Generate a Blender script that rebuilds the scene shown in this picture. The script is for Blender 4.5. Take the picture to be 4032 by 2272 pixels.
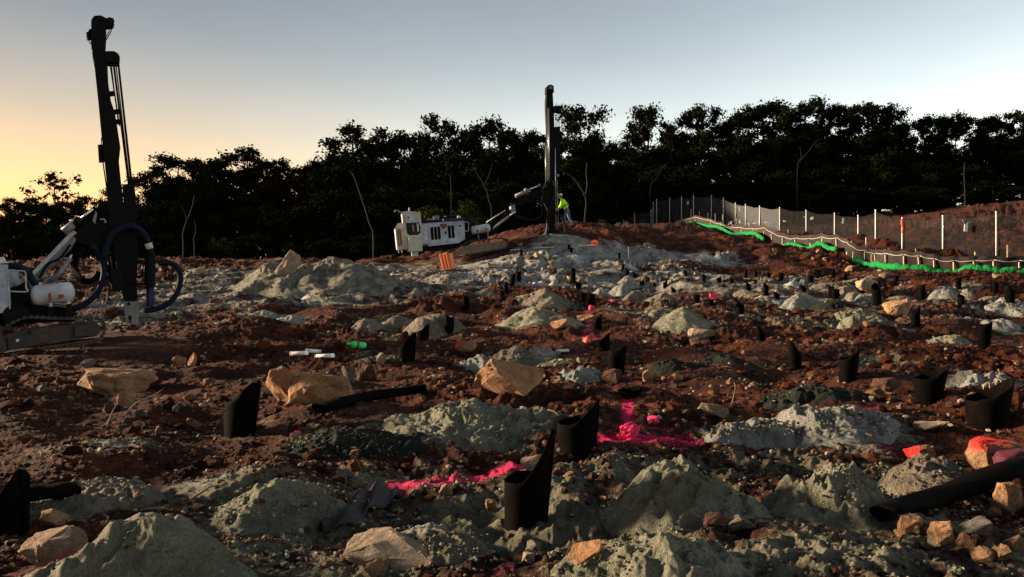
import bpy, bmesh, math, random
import numpy as np
from mathutils import Vector, Matrix, noise as mnoise

for _o in list(bpy.data.objects):
    bpy.data.objects.remove(_o)
SC = bpy.context.scene
COL = SC.collection
rad = math.radians

# ------------------------------------------------------------------ camera
EYE = 1.6
FPX = 3104.0          # focal length in photo pixels (4032 wide)
HOR = 1050.0          # horizon row in the photo
cam_d = bpy.data.cameras.new('camera')
cam_d.sensor_width = 36.0
cam_d.lens = FPX / 4032.0 * 36.0
cam_d.shift_y = -(1136.0 - HOR) / 4032.0
cam_d.clip_start = 0.05
cam_d.clip_end = 3000.0
cam = bpy.data.objects.new('camera', cam_d)
cam.location = (0, 0, EYE)
cam.rotation_euler = (rad(90), 0, 0)
COL.objects.link(cam)
SC.camera = cam

# ------------------------------------------------------------------ sky, sun, exposure
SUN_AZ = -78.0        # degrees from the view direction, to the left
SUN_EL = 11.0
world = bpy.data.worlds.new('World')
SC.world = world
world.use_nodes = True
wn, wl = world.node_tree.nodes, world.node_tree.links
wn.clear()
w_out = wn.new('ShaderNodeOutputWorld')
w_bg = wn.new('ShaderNodeBackground')
w_sky = wn.new('ShaderNodeTexSky')
w_sky.sky_type = 'NISHITA'
w_sky.sun_disc = False
w_sky.sun_elevation = rad(1.8)
w_sky.sun_rotation = rad(SUN_AZ)
w_sky.altitude = 50
w_sky.air_density = 1.0
w_sky.dust_density = 1.0
w_sky.ozone_density = 1.2
w_bg.inputs['Strength'].default_value = 0.138
def wnode(t, **kw):
    n = wn.new(t)
    for k, v in kw.items():
        setattr(n, k, v)
    return n
w_tc = wnode('ShaderNodeTexCoord')
w_sep = wnode('ShaderNodeSeparateXYZ')
wl.new(w_tc.outputs['Generated'], w_sep.inputs[0])
# thin high haze: a neutral tint, lighter away from the sunset
w_side = wnode('ShaderNodeMapRange', interpolation_type='SMOOTHSTEP')
w_side.inputs['From Min'].default_value = -0.75; w_side.inputs['From Max'].default_value = 0.65
w_side.inputs['To Min'].default_value = 0.42; w_side.inputs['To Max'].default_value = 1.46
wl.new(w_sep.outputs[0], w_side.inputs['Value'])
w_tint = wnode('ShaderNodeMix', data_type='RGBA', blend_type='MULTIPLY')
w_tint.inputs[0].default_value = 1.0
w_sat = wnode('ShaderNodeHueSaturation')
w_sat.inputs['Saturation'].default_value = 0.60
wl.new(w_sky.outputs[0], w_sat.inputs['Color'])
wl.new(w_sat.outputs[0], w_tint.inputs[6]); w_tint.inputs[7].default_value = (1.0, 0.99, 1.065, 1)
w_sc = wnode('ShaderNodeVectorMath', operation='SCALE')
wl.new(w_tint.outputs[2], w_sc.inputs[0]); wl.new(w_side.outputs[0], w_sc.inputs['Scale'])
# sunset glow low on the left
w_dot = wnode('ShaderNodeVectorMath', operation='DOT_PRODUCT')
w_dot.inputs[1].default_value = (math.sin(rad(-62)), math.cos(rad(-62)), 0.0)
wl.new(w_tc.outputs['Generated'], w_dot.inputs[0])
w_az = wnode('ShaderNodeMapRange', interpolation_type='SMOOTHSTEP')
w_az.inputs['From Min'].default_value = 0.35; w_az.inputs['From Max'].default_value = 1.0
wl.new(w_dot.outputs['Value'], w_az.inputs['Value'])
w_el = wnode('ShaderNodeMapRange', interpolation_type='SMOOTHERSTEP')
w_el.inputs['From Min'].default_value = 0.0; w_el.inputs['From Max'].default_value = 0.34
w_el.inputs['To Min'].default_value = 1.0; w_el.inputs['To Max'].default_value = 0.0
wl.new(w_sep.outputs[2], w_el.inputs['Value'])
w_g = wnode('ShaderNodeMath', operation='MULTIPLY')
wl.new(w_az.outputs[0], w_g.inputs[0]); wl.new(w_el.outputs[0], w_g.inputs[1])
w_gc = wnode('ShaderNodeMix', data_type='RGBA', blend_type='MULTIPLY')
w_gc.inputs[6].default_value = (1, 1, 1, 1); w_gc.inputs[7].default_value = (1.52, 0.90, 0.42, 1)
wl.new(w_g.outputs[0], w_gc.inputs[0])
w_fin = wnode('ShaderNodeMix', data_type='RGBA', blend_type='MULTIPLY')
w_fin.inputs[0].default_value = 1.0
wl.new(w_sc.outputs[0], w_fin.inputs[6]); wl.new(w_gc.outputs[2], w_fin.inputs[7])
# paler towards the horizon
w_hz = wnode('ShaderNodeMapRange', interpolation_type='SMOOTHERSTEP')
w_hz.inputs['From Min'].default_value = 0.0; w_hz.inputs['From Max'].default_value = 0.42
w_hz.inputs['To Min'].default_value = 1.62; w_hz.inputs['To Max'].default_value = 0.80
wl.new(w_sep.outputs[2], w_hz.inputs['Value'])
w_hs = wnode('ShaderNodeVectorMath', operation='SCALE')
wl.new(w_fin.outputs[2], w_hs.inputs[0]); wl.new(w_hz.outputs[0], w_hs.inputs['Scale'])
# barely visible high cloud
w_cn = wnode('ShaderNodeTexNoise')
w_cn.inputs['Scale'].default_value = 3.0; w_cn.inputs['Detail'].default_value = 5; w_cn.inputs['Roughness'].default_value = 0.6
w_cm = wnode('ShaderNodeMapping'); w_cm.inputs['Scale'].default_value = (1.0, 1.0, 3.0)
wl.new(w_tc.outputs['Generated'], w_cm.inputs[0]); wl.new(w_cm.outputs[0], w_cn.inputs['Vector'])
w_cr = wnode('ShaderNodeMapRange')
w_cr.inputs['From Min'].default_value = 0.3; w_cr.inputs['From Max'].default_value = 0.7
w_cr.inputs['To Min'].default_value = 0.955; w_cr.inputs['To Max'].default_value = 1.045
wl.new(w_cn.outputs['Fac'], w_cr.inputs['Value'])
w_cs = wnode('ShaderNodeVectorMath', operation='SCALE')
wl.new(w_hs.outputs[0], w_cs.inputs[0]); wl.new(w_cr.outputs[0], w_cs.inputs['Scale'])
wl.new(w_cs.outputs[0], w_bg.inputs['Color'])
wl.new(w_bg.outputs[0], w_out.inputs['Surface'])

sun_d = bpy.data.lights.new('sun', 'SUN')
sun_d.energy = 4.3
sun_d.angle = rad(7)
sun_d.color = (1.0, 0.79, 0.54)
sun = bpy.data.objects.new('sun', sun_d)
sd = Vector((math.sin(rad(SUN_AZ)) * math.cos(rad(SUN_EL)), math.cos(rad(SUN_AZ)) * math.cos(rad(SUN_EL)), math.sin(rad(SUN_EL))))
sun.rotation_euler = (-sd).to_track_quat('-Z', 'Y').to_euler()
sun.location = sd * 60
COL.objects.link(sun)

vs = SC.view_settings
vs.view_transform = 'Standard'
vs.look = 'None'
vs.exposure = 2.1
vs.gamma = 1.0
vs.use_curve_mapping = False
SC.render.film_transparent = False
try:
    SC.cycles.max_bounces = 6
    SC.cycles.transparent_max_bounces = 16
    SC.cycles.use_denoising = True
except Exception:
    pass

# ------------------------------------------------------------------ helpers
def tag(o, label, cat, group=None):
    o['label'] = label
    o['category'] = cat
    if group:
        o['group'] = group
    return o

def empty(name, loc=(0, 0, 0), rot=(0, 0, 0)):
    o = bpy.data.objects.new(name, None)
    o.empty_display_size = 0.2
    o.location = loc
    o.rotation_euler = rot
    COL.objects.link(o)
    return o

def link_mesh(name, me, parent=None, loc=(0, 0, 0)):
    o = bpy.data.objects.new(name, me)
    o.location = loc
    COL.objects.link(o)
    if parent is not None:
        o.parent = parent
    return o

def np_mesh(name, verts, faces, mat=None, smooth=True, mats_idx=None):
    """verts (N,3), faces (M,k) with constant k, or a list of lists"""
    me = bpy.data.meshes.new(name)
    verts = np.asarray(verts, dtype=np.float32)
    if isinstance(faces, np.ndarray):
        m, k = faces.shape
        me.vertices.add(len(verts))
        me.vertices.foreach_set('co', verts.ravel())
        me.loops.add(m * k)
        me.loops.foreach_set('vertex_index', faces.astype(np.int32).ravel())
        me.polygons.add(m)
        me.polygons.foreach_set('loop_start', np.arange(0, m * k, k, dtype=np.int32))
        me.polygons.foreach_set('loop_total', np.full(m, k, dtype=np.int32))
        me.update(calc_edges=True)
    else:
        me.from_pydata([tuple(v) for v in verts], [], faces)
        me.update()
    me.polygons.foreach_set('use_smooth', np.full(len(me.polygons), smooth))
    if mat is not None:
        me.materials.append(mat)
    return me

class MB:
    """collects shapes and builds them as one mesh"""
    def __init__(self):
        self.v, self.f, self.sm = [], [], []
    def add(self, verts, faces, smooth=False):
        b = len(self.v)
        self.v += [tuple(p) for p in verts]
        self.f += [tuple(b + i for i in f) for f in faces]
        self.sm += [smooth] * len(faces)
        return self
    def prism(self, poly, depth):
        """poly: list of 3D points (planar), extruded by the vector depth"""
        n = len(poly)
        p = [Vector(q) for q in poly]
        d = Vector(depth)
        vs_ = p + [q + d for q in p]
        fs = [tuple(range(n)), tuple(range(2 * n - 1, n - 1, -1))]
        for i in range(n):
            j = (i + 1) % n
            fs.append((i, i + n, j + n, j)[::-1])
        return self.add(vs_, fs)
    def box(self, c, s, rot=None):
        c = Vector(c)
        hx, hy, hz = s[0] / 2, s[1] / 2, s[2] / 2
        pts = [Vector((x, y, z)) for z in (-hz, hz) for (x, y) in ((-hx, -hy), (hx, -hy), (hx, hy), (-hx, hy))]
        if rot is not None:
            pts = [rot @ q for q in pts]
        pts = [q + c for q in pts]
        return self.add(pts, [(3, 2, 1, 0), (4, 5, 6, 7), (0, 1, 5, 4), (1, 2, 6, 5), (2, 3, 7, 6), (3, 0, 4, 7)])
    def tube(self, pts, r, seg=10, caps=True, smooth=True):
        pts = [Vector(p) for p in pts]
        n = len(pts)
        rr = r if isinstance(r, (list, tuple)) else [r] * n
        t0 = (pts[1] - pts[0]).normalized()
        up = Vector((0, 0, 1)) if abs(t0.z) < 0.9 else Vector((1, 0, 0))
        side = t0.cross(up).normalized()
        vs_, fs = [], []
        for i in range(n):
            t = (pts[min(i + 1, n - 1)] - pts[max(i - 1, 0)])
            if t.length < 1e-9:
                t = t0
            t.normalize()
            side = (side - t * side.dot(t))
            if side.length < 1e-6:
                side = t.orthogonal()
            side.normalize()
            b = t.cross(side)
            for k in range(seg):
                a = 2 * math.pi * k / seg
                vs_.append(pts[i] + (side * math.cos(a) + b * math.sin(a)) * rr[i])
        for i in range(n - 1):
            for k in range(seg):
                k2 = (k + 1) % seg
                fs.append((i * seg + k, i * seg + k2, (i + 1) * seg + k2, (i + 1) * seg + k))
        self.add(vs_, fs, smooth)
        if caps:
            b0 = len(self.v) - len(vs_)
            self.f.append(tuple(b0 + k for k in range(seg))[::-1]); self.sm.append(False)
            self.f.append(tuple(b0 + (n - 1) * seg + k for k in range(seg))); self.sm.append(False)
        return self
    def capsule(self, a, b, r, seg=20, dome=0.55):
        """tank with domed ends"""
        a, b = Vector(a), Vector(b)
        ax = (b - a).normalized()
        pts, rs = [], []
        L = (b - a).length
        dl = r * dome
        for k in range(5):
            t = k / 5 * math.pi / 2
            pts.append(a + ax * (dl - dl * math.cos(t))); rs.append(max(r * math.sin(t), 0.002))
        pts.append(a + ax * dl); rs.append(r)
        pts.append(b - ax * dl); rs.append(r)
        for k in range(4, -1, -1):
            t = k / 5 * math.pi / 2
            pts.append(b - ax * (dl - dl * math.cos(t))); rs.append(max(r * math.sin(t), 0.002))
        return self.tube(pts, rs, seg)
    def mesh(self, name, mat):
        me = bpy.data.meshes.new(name)
        me.from_pydata(self.v, [], self.f)
        me.update()
        me.polygons.foreach_set('use_smooth', np.array(self.sm, dtype=bool))
        if mat is not None:
            me.materials.append(mat)
        return me
    def build(self, name, mat, parent=None, loc=(0, 0, 0), bevel=0.0):
        o = link_mesh(name, self.mesh(name, mat), parent, loc)
        if bevel > 0:
            b = o.modifiers.new('bevel', 'BEVEL')
            b.width = bevel; b.segments = 2; b.limit_method = 'ANGLE'; b.angle_limit = rad(40)
        return o

def smooth_path(pts, n=8):
    """Catmull-Rom through the points"""
    p = [Vector(q) for q in pts]
    p = [p[0] * 2 - p[1]] + p + [p[-1] * 2 - p[-2]]
    out = []
    for i in range(1, len(p) - 2):
        for k in range(n):
            t = k / n
            a, b, c, d = p[i - 1], p[i], p[i + 1], p[i + 2]
            out.append(0.5 * ((2 * b) + (c - a) * t + (2 * a - 5 * b + 4 * c - d) * t * t + (3 * b - a - 3 * c + d) * t ** 3))
    out.append(p[-2])
    return out

# ---- numpy value noise
def _hash(ix, iy, seed):
    h = (ix.astype(np.int64) * 374761393 + iy.astype(np.int64) * 668265263 + seed * 1442695041) & 0xFFFFFFFF
    h = ((h ^ (h >> 13)) * 1274126177) & 0xFFFFFFFF
    h = ((h ^ (h >> 16)) * 2246822519) & 0xFFFFFFFF
    return ((h ^ (h >> 15)) & 0xFFFFFF).astype(np.float64) / float(0xFFFFFF)

def vnoise(x, y, seed=0):
    x = np.asarray(x, dtype=np.float64); y = np.asarray(y, dtype=np.float64)
    ix, iy = np.floor(x), np.floor(y)
    fx, fy = x - ix, y - iy
    fx = fx * fx * fx * (fx * (fx * 6 - 15) + 10); fy = fy * fy * fy * (fy * (fy * 6 - 15) + 10)
    a = _hash(ix, iy, seed); b = _hash(ix + 1, iy, seed); c = _hash(ix, iy + 1, seed); d = _hash(ix + 1, iy + 1, seed)
    return (a + (b - a) * fx) * (1 - fy) + (c + (d - c) * fx) * fy - 0.5      # -0.5 .. 0.5

_R = [(math.cos(a), math.sin(a)) for a in (0.3, 1.1, 2.3, 0.8, 1.9, 2.8, 0.1, 1.5, 2.5, 0.6)]
def fbm(x, y, lam, octs, gain=0.5, seed=0):
    s = np.zeros(np.shape(x)); amp = 1.0; fr = 1.0 / lam
    for i in range(octs):
        c, d = _R[(i + seed) % 10]
        s = s + amp * vnoise((x * c - y * d) * fr + 13.7 * i, (x * d + y * c) * fr - 7.1 * i, seed + i)
        amp *= gain; fr *= 2.03
    return s

def sstep(a, b, x):
    t = np.clip((np.asarray(x, dtype=np.float64) - a) / (b - a), 0, 1)
    return t * t * (3 - 2 * t)
# ------------------------------------------------------------------ materials
def mat_new(name):
    m = bpy.data.materials.new(name)
    m.use_nodes = True
    nt = m.node_tree
    b = nt.nodes['Principled BSDF']
    return m, nt, b

def nnode(nt, t, **kw):
    n = nt.nodes.new(t)
    for k, v in kw.items():
        setattr(n, k, v)
    return n

def noise_tex(nt, scale, detail=6, rough=0.6, coord=None, dist=0.0):
    n = nnode(nt, 'ShaderNodeTexNoise')
    n.inputs['Scale'].default_value = scale
    n.inputs['Detail'].default_value = detail
    n.inputs['Roughness'].default_value = rough
    n.inputs['Distortion'].default_value = dist
    if coord is not None:
        nt.links.new(coord, n.inputs['Vector'])
    return n

def ramp(nt, src, stops):
    r = nnode(nt, 'ShaderNodeValToRGB')
    el = r.color_ramp.elements
    while len(el) < len(stops):
        el.new(0.5)
    for e, (p, c) in zip(el, stops):
        e.position = p
        e.color = (c[0], c[1], c[2], 1) if len(c) == 3 else c
    nt.links.new(src, r.inputs[0])
    return r

def mixc(nt, fac, a, b, mode='MIX'):
    m = nnode(nt, 'ShaderNodeMix', data_type='RGBA', blend_type=mode)
    for key, val in ((0, fac), (6, a), (7, b)):
        if hasattr(val, 'is_linked') or hasattr(val, 'links'):
            nt.links.new(val, m.inputs[key])
        elif key == 0:
            m.inputs[0].default_value = val
        else:
            m.inputs[key].default_value = (*val, 1)
    return m.outputs[2]

def mathn(nt, op, a, b=None, clamp=False):
    m = nnode(nt, 'ShaderNodeMath', operation=op, use_clamp=clamp)
    for i, val in enumerate((a, b)):
        if val is None:
            continue
        if hasattr(val, 'links'):
            nt.links.new(val, m.inputs[i])
        else:
            m.inputs[i].default_value = val
    return m.outputs[0]

def bump(nt, b, height, strength, dist=0.02):
    n = nnode(nt, 'ShaderNodeBump')
    n.inputs['Strength'].default_value = strength
    n.inputs['Distance'].default_value = dist
    nt.links.new(height, n.inputs['Height'])
    nt.links.new(n.outputs[0], b.inputs['Normal'])
    return n

def obj_coord(nt):
    return nnode(nt, 'ShaderNodeTexCoord').outputs['Object']

def world_coord(nt):
    return nnode(nt, 'ShaderNodeNewGeometry').outputs['Position']

def plain(name, col, rough=0.6, metal=0.0, var=0.25, scale=6.0, bmp=0.0, dirt=None, dirt_amt=0.5, spec=0.4):
    """painted / rubber / wood surfaces: a base colour with uneven tone, optional dirt"""
    m, nt, b = mat_new(name)
    c = obj_coord(nt)
    n = noise_tex(nt, scale, 7, 0.65, c)
    lo = tuple(x * (1 - var) for x in col); hi = tuple(min(1, x * (1 + var)) for x in col)
    r = ramp(nt, n.outputs['Fac'], [(0.3, lo), (0.7, hi)])
    out = r.outputs[0]
    if dirt is not None:
        n2 = noise_tex(nt, scale * 0.6, 8, 0.7, c, 0.4)
        f = ramp(nt, n2.outputs['Fac'], [(0.5 - 0.1 * dirt_amt - 0.02, (0, 0, 0)), (0.5 + 0.22 - 0.15 * dirt_amt, (1, 1, 1))])
        f2 = mathn(nt, 'MULTIPLY', f.outputs[0], dirt_amt)
        out = mixc(nt, f2, out, dirt)
    nt.links.new(out, b.inputs['Base Color'])
    b.inputs['Roughness'].default_value = rough
    b.inputs['Metallic'].default_value = metal
    b.inputs['Specular IOR Level'].default_value = spec
    if bmp > 0:
        n3 = noise_tex(nt, scale * 6, 6, 0.6, c)
        bump(nt, b, n3.outputs['Fac'], bmp, 0.01)
    return m

SOIL_D, SOIL_M, SOIL_L = (0.009, 0.0022, 0.0007), (0.047, 0.0098, 0.0024), (0.15, 0.038, 0.0115)

def ground_material():
    m, nt, b = mat_new('soil_and_rock_dust')
    p = world_coord(nt)
    at = nnode(nt, 'ShaderNodeAttribute', attribute_name='zone')
    sep = nnode(nt, 'ShaderNodeSeparateColor')
    nt.links.new(at.outputs['Color'], sep.inputs[0])
    dust, pink, pale = sep.outputs[0], sep.outputs[1], sep.outputs[2]
    n1 = noise_tex(nt, 1.3, 10, 0.72, p, 0.3)
    n2 = noise_tex(nt, 11.0, 8, 0.7, p)
    n3 = noise_tex(nt, 55.0, 6, 0.7, p)
    s = mathn(nt, 'ADD', mathn(nt, 'MULTIPLY', n1.outputs['Fac'], 0.6), mathn(nt, 'MULTIPLY', n2.outputs['Fac'], 0.4))
    soil = ramp(nt, s, [(0.36, SOIL_D), (0.5, SOIL_M), (0.62, SOIL_L)])
    speck = ramp(nt, n3.outputs['Fac'], [(0.35, (0.5, 0.5, 0.5)), (0.65, (1.35, 1.35, 1.35))])
    soilc = mixc(nt, 1.0, soil.outputs[0], speck.outputs[0], 'MULTIPLY')
    near = ramp(nt, n1.outputs['Fac'], [(0.34, (0.055, 0.050, 0.034)), (0.66, (0.20, 0.185, 0.125))])
    far = ramp(nt, n1.outputs['Fac'], [(0.34, (0.10, 0.093, 0.087)), (0.66, (0.38, 0.37, 0.355))])
    dcol = mixc(nt, pale, near.outputs[0], far.outputs[0])
    dcol = mixc(nt, 0.7, dcol, speck.outputs[0], 'MULTIPLY')
    # dust breaks up into patches
    f = mathn(nt, 'ADD', dust, mathn(nt, 'MULTIPLY', mathn(nt, 'SUBTRACT', s, 0.5), 3.2))
    fr = ramp(nt, f, [(0.38, (0, 0, 0)), (0.66, (1, 1, 1))])
    col = mixc(nt, fr.outputs[0], soilc, dcol)
    pf = mathn(nt, 'ADD', pink, mathn(nt, 'MULTIPLY', mathn(nt, 'SUBTRACT', n3.outputs['Fac'], 0.5), 2.4))
    pf = mathn(nt, 'ADD', pf, mathn(nt, 'MULTIPLY', mathn(nt, 'SUBTRACT', n2.outputs['Fac'], 0.5), 1.4))
    pr = ramp(nt, pf, [(0.30, (0, 0, 0)), (1.0, (0.92, 0.92, 0.92))])
    pfac = mathn(nt, 'MULTIPLY', pr.outputs[0], sstep_node(nt, pink))
    col = mixc(nt, pfac, col, (0.95, 0.032, 0.15))
    nt.links.new(col, b.inputs['Base Color'])
    b.inputs['Roughness'].default_value = 0.95
    b.inputs['Specular IOR Level'].default_value = 0.15
    h = mathn(nt, 'ADD', n3.outputs['Fac'], mathn(nt, 'MULTIPLY', n2.outputs['Fac'], 2.0))
    bump(nt, b, h, 1.0, 0.05)
    return m

def sstep_node(nt, v):
    r = ramp(nt, v, [(0.05, (0, 0, 0)), (0.35, (1, 1, 1))])
    return r.outputs[0]

def dust_material(name, lo, hi, soil_mix=0.25, grain=70.0):
    m, nt, b = mat_new(name)
    p = world_coord(nt)
    n1 = noise_tex(nt, 3.2, 9, 0.7, p, 0.3)
    n3 = noise_tex(nt, grain, 6, 0.75, p)
    r = ramp(nt, n1.outputs['Fac'], [(0.33, lo), (0.67, hi)])
    sp = ramp(nt, n3.outputs['Fac'], [(0.33, (0.55, 0.55, 0.55)), (0.66, (1.3, 1.3, 1.3))])
    c = mixc(nt, 1.0, r.outputs[0], sp.outputs[0], 'MULTIPLY')
    n4 = noise_tex(nt, 2.1, 8, 0.7, p, 0.6)
    f = ramp(nt, n4.outputs['Fac'], [(0.52, (0, 0, 0)), (0.68, (1, 1, 1))])
    c = mixc(nt, mathn(nt, 'MULTIPLY', f.outputs[0], soil_mix), c, SOIL_M)
    nt.links.new(c, b.inputs['Base Color'])
    b.inputs['Roughness'].default_value = 0.95
    b.inputs['Specular IOR Level'].default_value = 0.15
    n2 = noise_tex(nt, 16.0, 6, 0.65, p)
    h = mathn(nt, 'ADD', n3.outputs['Fac'], mathn(nt, 'MULTIPLY', n2.outputs['Fac'], 2.2))
    bump(nt, b, h, 1.0, 0.05)
    return m

def rock_material(name, lo, hi, crack=0.6, dust_top=0.0, paint=None, paint_w=0.5):
    m, nt, b = mat_new(name)
    c = obj_coord(nt)
    n1 = noise_tex(nt, 5.0, 10, 0.7, c, 0.5)
    n2 = noise_tex(nt, 38.0, 6, 0.7, c)
    r = ramp(nt, n1.outputs['Fac'], [(0.32, lo), (0.5, tuple((a + d) / 2 for a, d in zip(lo, hi))), (0.7, hi)])
    sp = ramp(nt, n2.outputs['Fac'], [(0.3, (0.62, 0.62, 0.62)), (0.65, (1.2, 1.2, 1.2))])
    col = mixc(nt, 0.9, r.outputs[0], sp.outputs[0], 'MULTIPLY')
    v = nnode(nt, 'ShaderNodeTexNoise'); v.inputs['Scale'].default_value = 3.5; v.inputs['Detail'].default_value = 8
    v.noise_type = 'RIDGED_MULTIFRACTAL'
    nt.links.new(c, v.inputs['Vector'])
    cr = ramp(nt, v.outputs['Fac'], [(0.80, (0, 0, 0)), (0.98, (1, 1, 1))])
    col = mixc(nt, mathn(nt, 'MULTIPLY', cr.outputs[0], crack * 0.5), col, tuple(x * 0.25 for x in lo))
    if paint is not None:
        at = nnode(nt, 'ShaderNodeAttribute', attribute_name='paint')
        pf = mathn(nt, 'ADD', at.outputs['Fac'], mathn(nt, 'MULTIPLY', mathn(nt, 'SUBTRACT', n1.outputs['Fac'], 0.5), 1.4))
        pr = ramp(nt, pf, [(0.32, (0, 0, 0)), (0.75, (0.93, 0.93, 0.93))])
        pcol = mixc(nt, 0.8, paint, sp.outputs[0], 'MULTIPLY')
        col = mixc(nt, pr.outputs[0], col, pcol)
    nt.links.new(col, b.inputs['Base Color'])
    b.inputs['Roughness'].default_value = 0.9
    b.inputs['Specular IOR Level'].default_value = 0.2
    h = mathn(nt, 'ADD', mathn(nt, 'MULTIPLY', n1.outputs['Fac'], 2.0), mathn(nt, 'MULTIPLY', n2.outputs['Fac'], 0.6))
    bump(nt, b, h, 1.0, 0.05)
    return m

def leaf_material(name, lo, hi):
    m, nt, b = mat_new(name)
    g = nnode(nt, 'ShaderNodeNewGeometry')
    r = ramp(nt, g.outputs['Random Per Island'], [(0.0, lo), (1.0, hi)])
    nt.links.new(r.outputs[0], b.inputs['Base Color'])
    b.inputs['Roughness'].default_value = 1.0
    b.inputs['Specular IOR Level'].default_value = 0.0
    return m

def mesh_fabric(name, col, see):
    """woven screen: partly open weave"""
    m, nt, b = mat_new(name)
    b.inputs['Base Color'].default_value = (*col, 1)
    b.inputs['Roughness'].default_value = 0.9
    b.inputs['Specular IOR Level'].default_value = 0.1
    tr = nnode(nt, 'ShaderNodeBsdfTransparent')
    c = obj_coord(nt)
    n = noise_tex(nt, 1.7, 5, 0.6, c)
    f = ramp(nt, n.outputs['Fac'], [(0.3, (see - 0.08,) * 3), (0.7, (see + 0.08,) * 3)])
    mx = nnode(nt, 'ShaderNodeMixShader')
    nt.links.new(f.outputs[0], mx.inputs[0])
    nt.links.new(b.outputs[0], mx.inputs[1])
    nt.links.new(tr.outputs[0], mx.inputs[2])
    nt.links.new(mx.outputs[0], nt.nodes['Material Output'].inputs['Surface'])
    return m

M = {}
M['ground'] = ground_material()
M['dust_green'] = dust_material('green_grey_cuttings', (0.115, 0.113, 0.082), (0.32, 0.31, 0.225), 0.3)
M['dust_tan'] = dust_material('tan_grey_cuttings', (0.11, 0.095, 0.07), (0.27, 0.23, 0.175), 0.45)
M['dust_grey'] = dust_material('grey_cuttings', (0.15, 0.15, 0.135), (0.37, 0.365, 0.33), 0.3)
M['dust_pale'] = dust_material('pale_cuttings', (0.32, 0.31, 0.295), (0.55, 0.54, 0.51), 0.2)
M['dust_pile'] = dust_material('spoil_pile_grit', (0.07, 0.068, 0.045), (0.27, 0.26, 0.215), 0.55, 40.0)
M['dust_dark'] = dust_material('damp_dark_cuttings', (0.010, 0.012, 0.009), (0.030, 0.034, 0.026), 0.12)
M['rock_tan'] = rock_material('tan_rock', (0.15, 0.072, 0.036), (0.43, 0.25, 0.135))
M['rock_orange'] = rock_material('orange_rock', (0.14, 0.060, 0.028), (0.41, 0.22, 0.11))
M['rock_pale'] = rock_material('pale_rock', (0.15, 0.10, 0.066), (0.38, 0.29, 0.20))
M['rock_brown'] = rock_material('brown_rock', (0.045, 0.020, 0.010), (0.13, 0.060, 0.034))
M['rock_grey'] = rock_material('grey_rock', (0.075, 0.062, 0.050), (0.21, 0.18, 0.145))
M['rock_pink'] = rock_material('pink_painted_rock', (0.14, 0.085, 0.055), (0.34, 0.22, 0.15), paint=(0.90, 0.03, 0.14))
M['rock_red'] = rock_material('red_painted_rock', (0.15, 0.075, 0.035), (0.36, 0.21, 0.12), paint=(0.62, 0.022, 0.02))
M['rubber'] = plain('black_rubber', (0.0014, 0.0011, 0.0009), 0.9, 0, 0.5, 8, 0.3, (0.0095, 0.0045, 0.0025), 0.4, spec=0.03)
M['rubber_in'] = plain('dusty_rubber', (0.012, 0.010, 0.010), 0.6, 0, 0.4, 8, 0.3, spec=0.25)
M['black_metal'] = plain('black_greasy_steel', (0.0025, 0.0025, 0.0028), 0.7, 0, 0.4, 4, 0.1, (0.007, 0.005, 0.004), 0.35, spec=0.10)
M['white_paint'] = plain('dirty_white_paint', (0.40, 0.42, 0.45), 0.6, 0, 0.2, 4, 0.1, (0.10, 0.08, 0.065), 0.6)
M['cream_paint'] = plain('cream_paint', (0.46, 0.45, 0.42), 0.6, 0, 0.2, 4, 0.1, (0.12, 0.09, 0.06), 0.6)
M['blue_paint'] = plain('pale_blue_panel', (0.30, 0.34, 0.42), 0.6, 0, 0.18, 4, 0.1, (0.10, 0.095, 0.09), 0.5)
M['green_panel'] = plain('dusty_green_panel', (0.36, 0.40, 0.34), 0.7, 0, 0.15, 4, 0.1, (0.24, 0.22, 0.16), 0.4)
M['grey_steel'] = plain('grey_painted_steel', (0.17, 0.175, 0.19), 0.55, 0, 0.25, 5, 0.1, (0.04, 0.03, 0.025), 0.6)
M['bright_steel'] = plain('bright_rod', (0.6, 0.6, 0.6), 0.3, 0.8, 0.1, 5)
M['blue_hose'] = plain('blue_hose_rubber', (0.003, 0.007, 0.020), 0.7, 0, 0.3, 6, 0.1, (0.012, 0.015, 0.021), 0.45, spec=0.1)
M['blue_pipe'] = plain('dark_blue_pipe', (0.004, 0.008, 0.04), 0.6, 0, 0.3, 5, 0.05, (0.05, 0.06, 0.08), 0.25, spec=0.25)
M['dusty_steel'] = plain('dusty_track_steel', (0.12, 0.095, 0.075), 0.85, 0, 0.3, 4, 0.3, (0.22, 0.16, 0.11), 0.6)
M['dark_track'] = plain('muddy_track_steel', (0.030, 0.024, 0.022), 0.85, 0, 0.4, 5, 0.3, (0.09, 0.06, 0.04), 0.5)
M['glass'] = plain('dark_cab_glass', (0.004, 0.004, 0.005), 0.25, 0, 0.2, 2, spec=0.12)
M['rust'] = plain('rust', (0.16, 0.055, 0.02), 0.9, 0, 0.4, 12)
M['orange'] = plain('orange_plastic', (0.62, 0.17, 0.05), 0.5, 0, 0.15, 4, 0.05, (0.3, 0.09, 0.03), 0.4)
M['orange_bright'] = plain('bright_orange_plastic', (0.95, 0.13, 0.03), 0.5, 0, 0.1, 4)
M['yellow'] = plain('yellow_orange_plastic', (0.85, 0.36, 0.02), 0.5, 0, 0.15, 5)
M['hivis'] = plain('hi_vis_yellow_green', (0.42, 0.85, 0.02), 0.7, 0, 0.15, 8, 0.1)
M['hivis_dark'] = plain('grey_reflective_band', (0.10, 0.16, 0.06), 0.6, 0, 0.2, 8)
M['denim'] = plain('faded_denim', (0.06, 0.09, 0.14), 0.85, 0, 0.3, 10, 0.1)
M['skin'] = plain('skin', (0.35, 0.19, 0.12), 0.6, 0, 0.1, 8)
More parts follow.
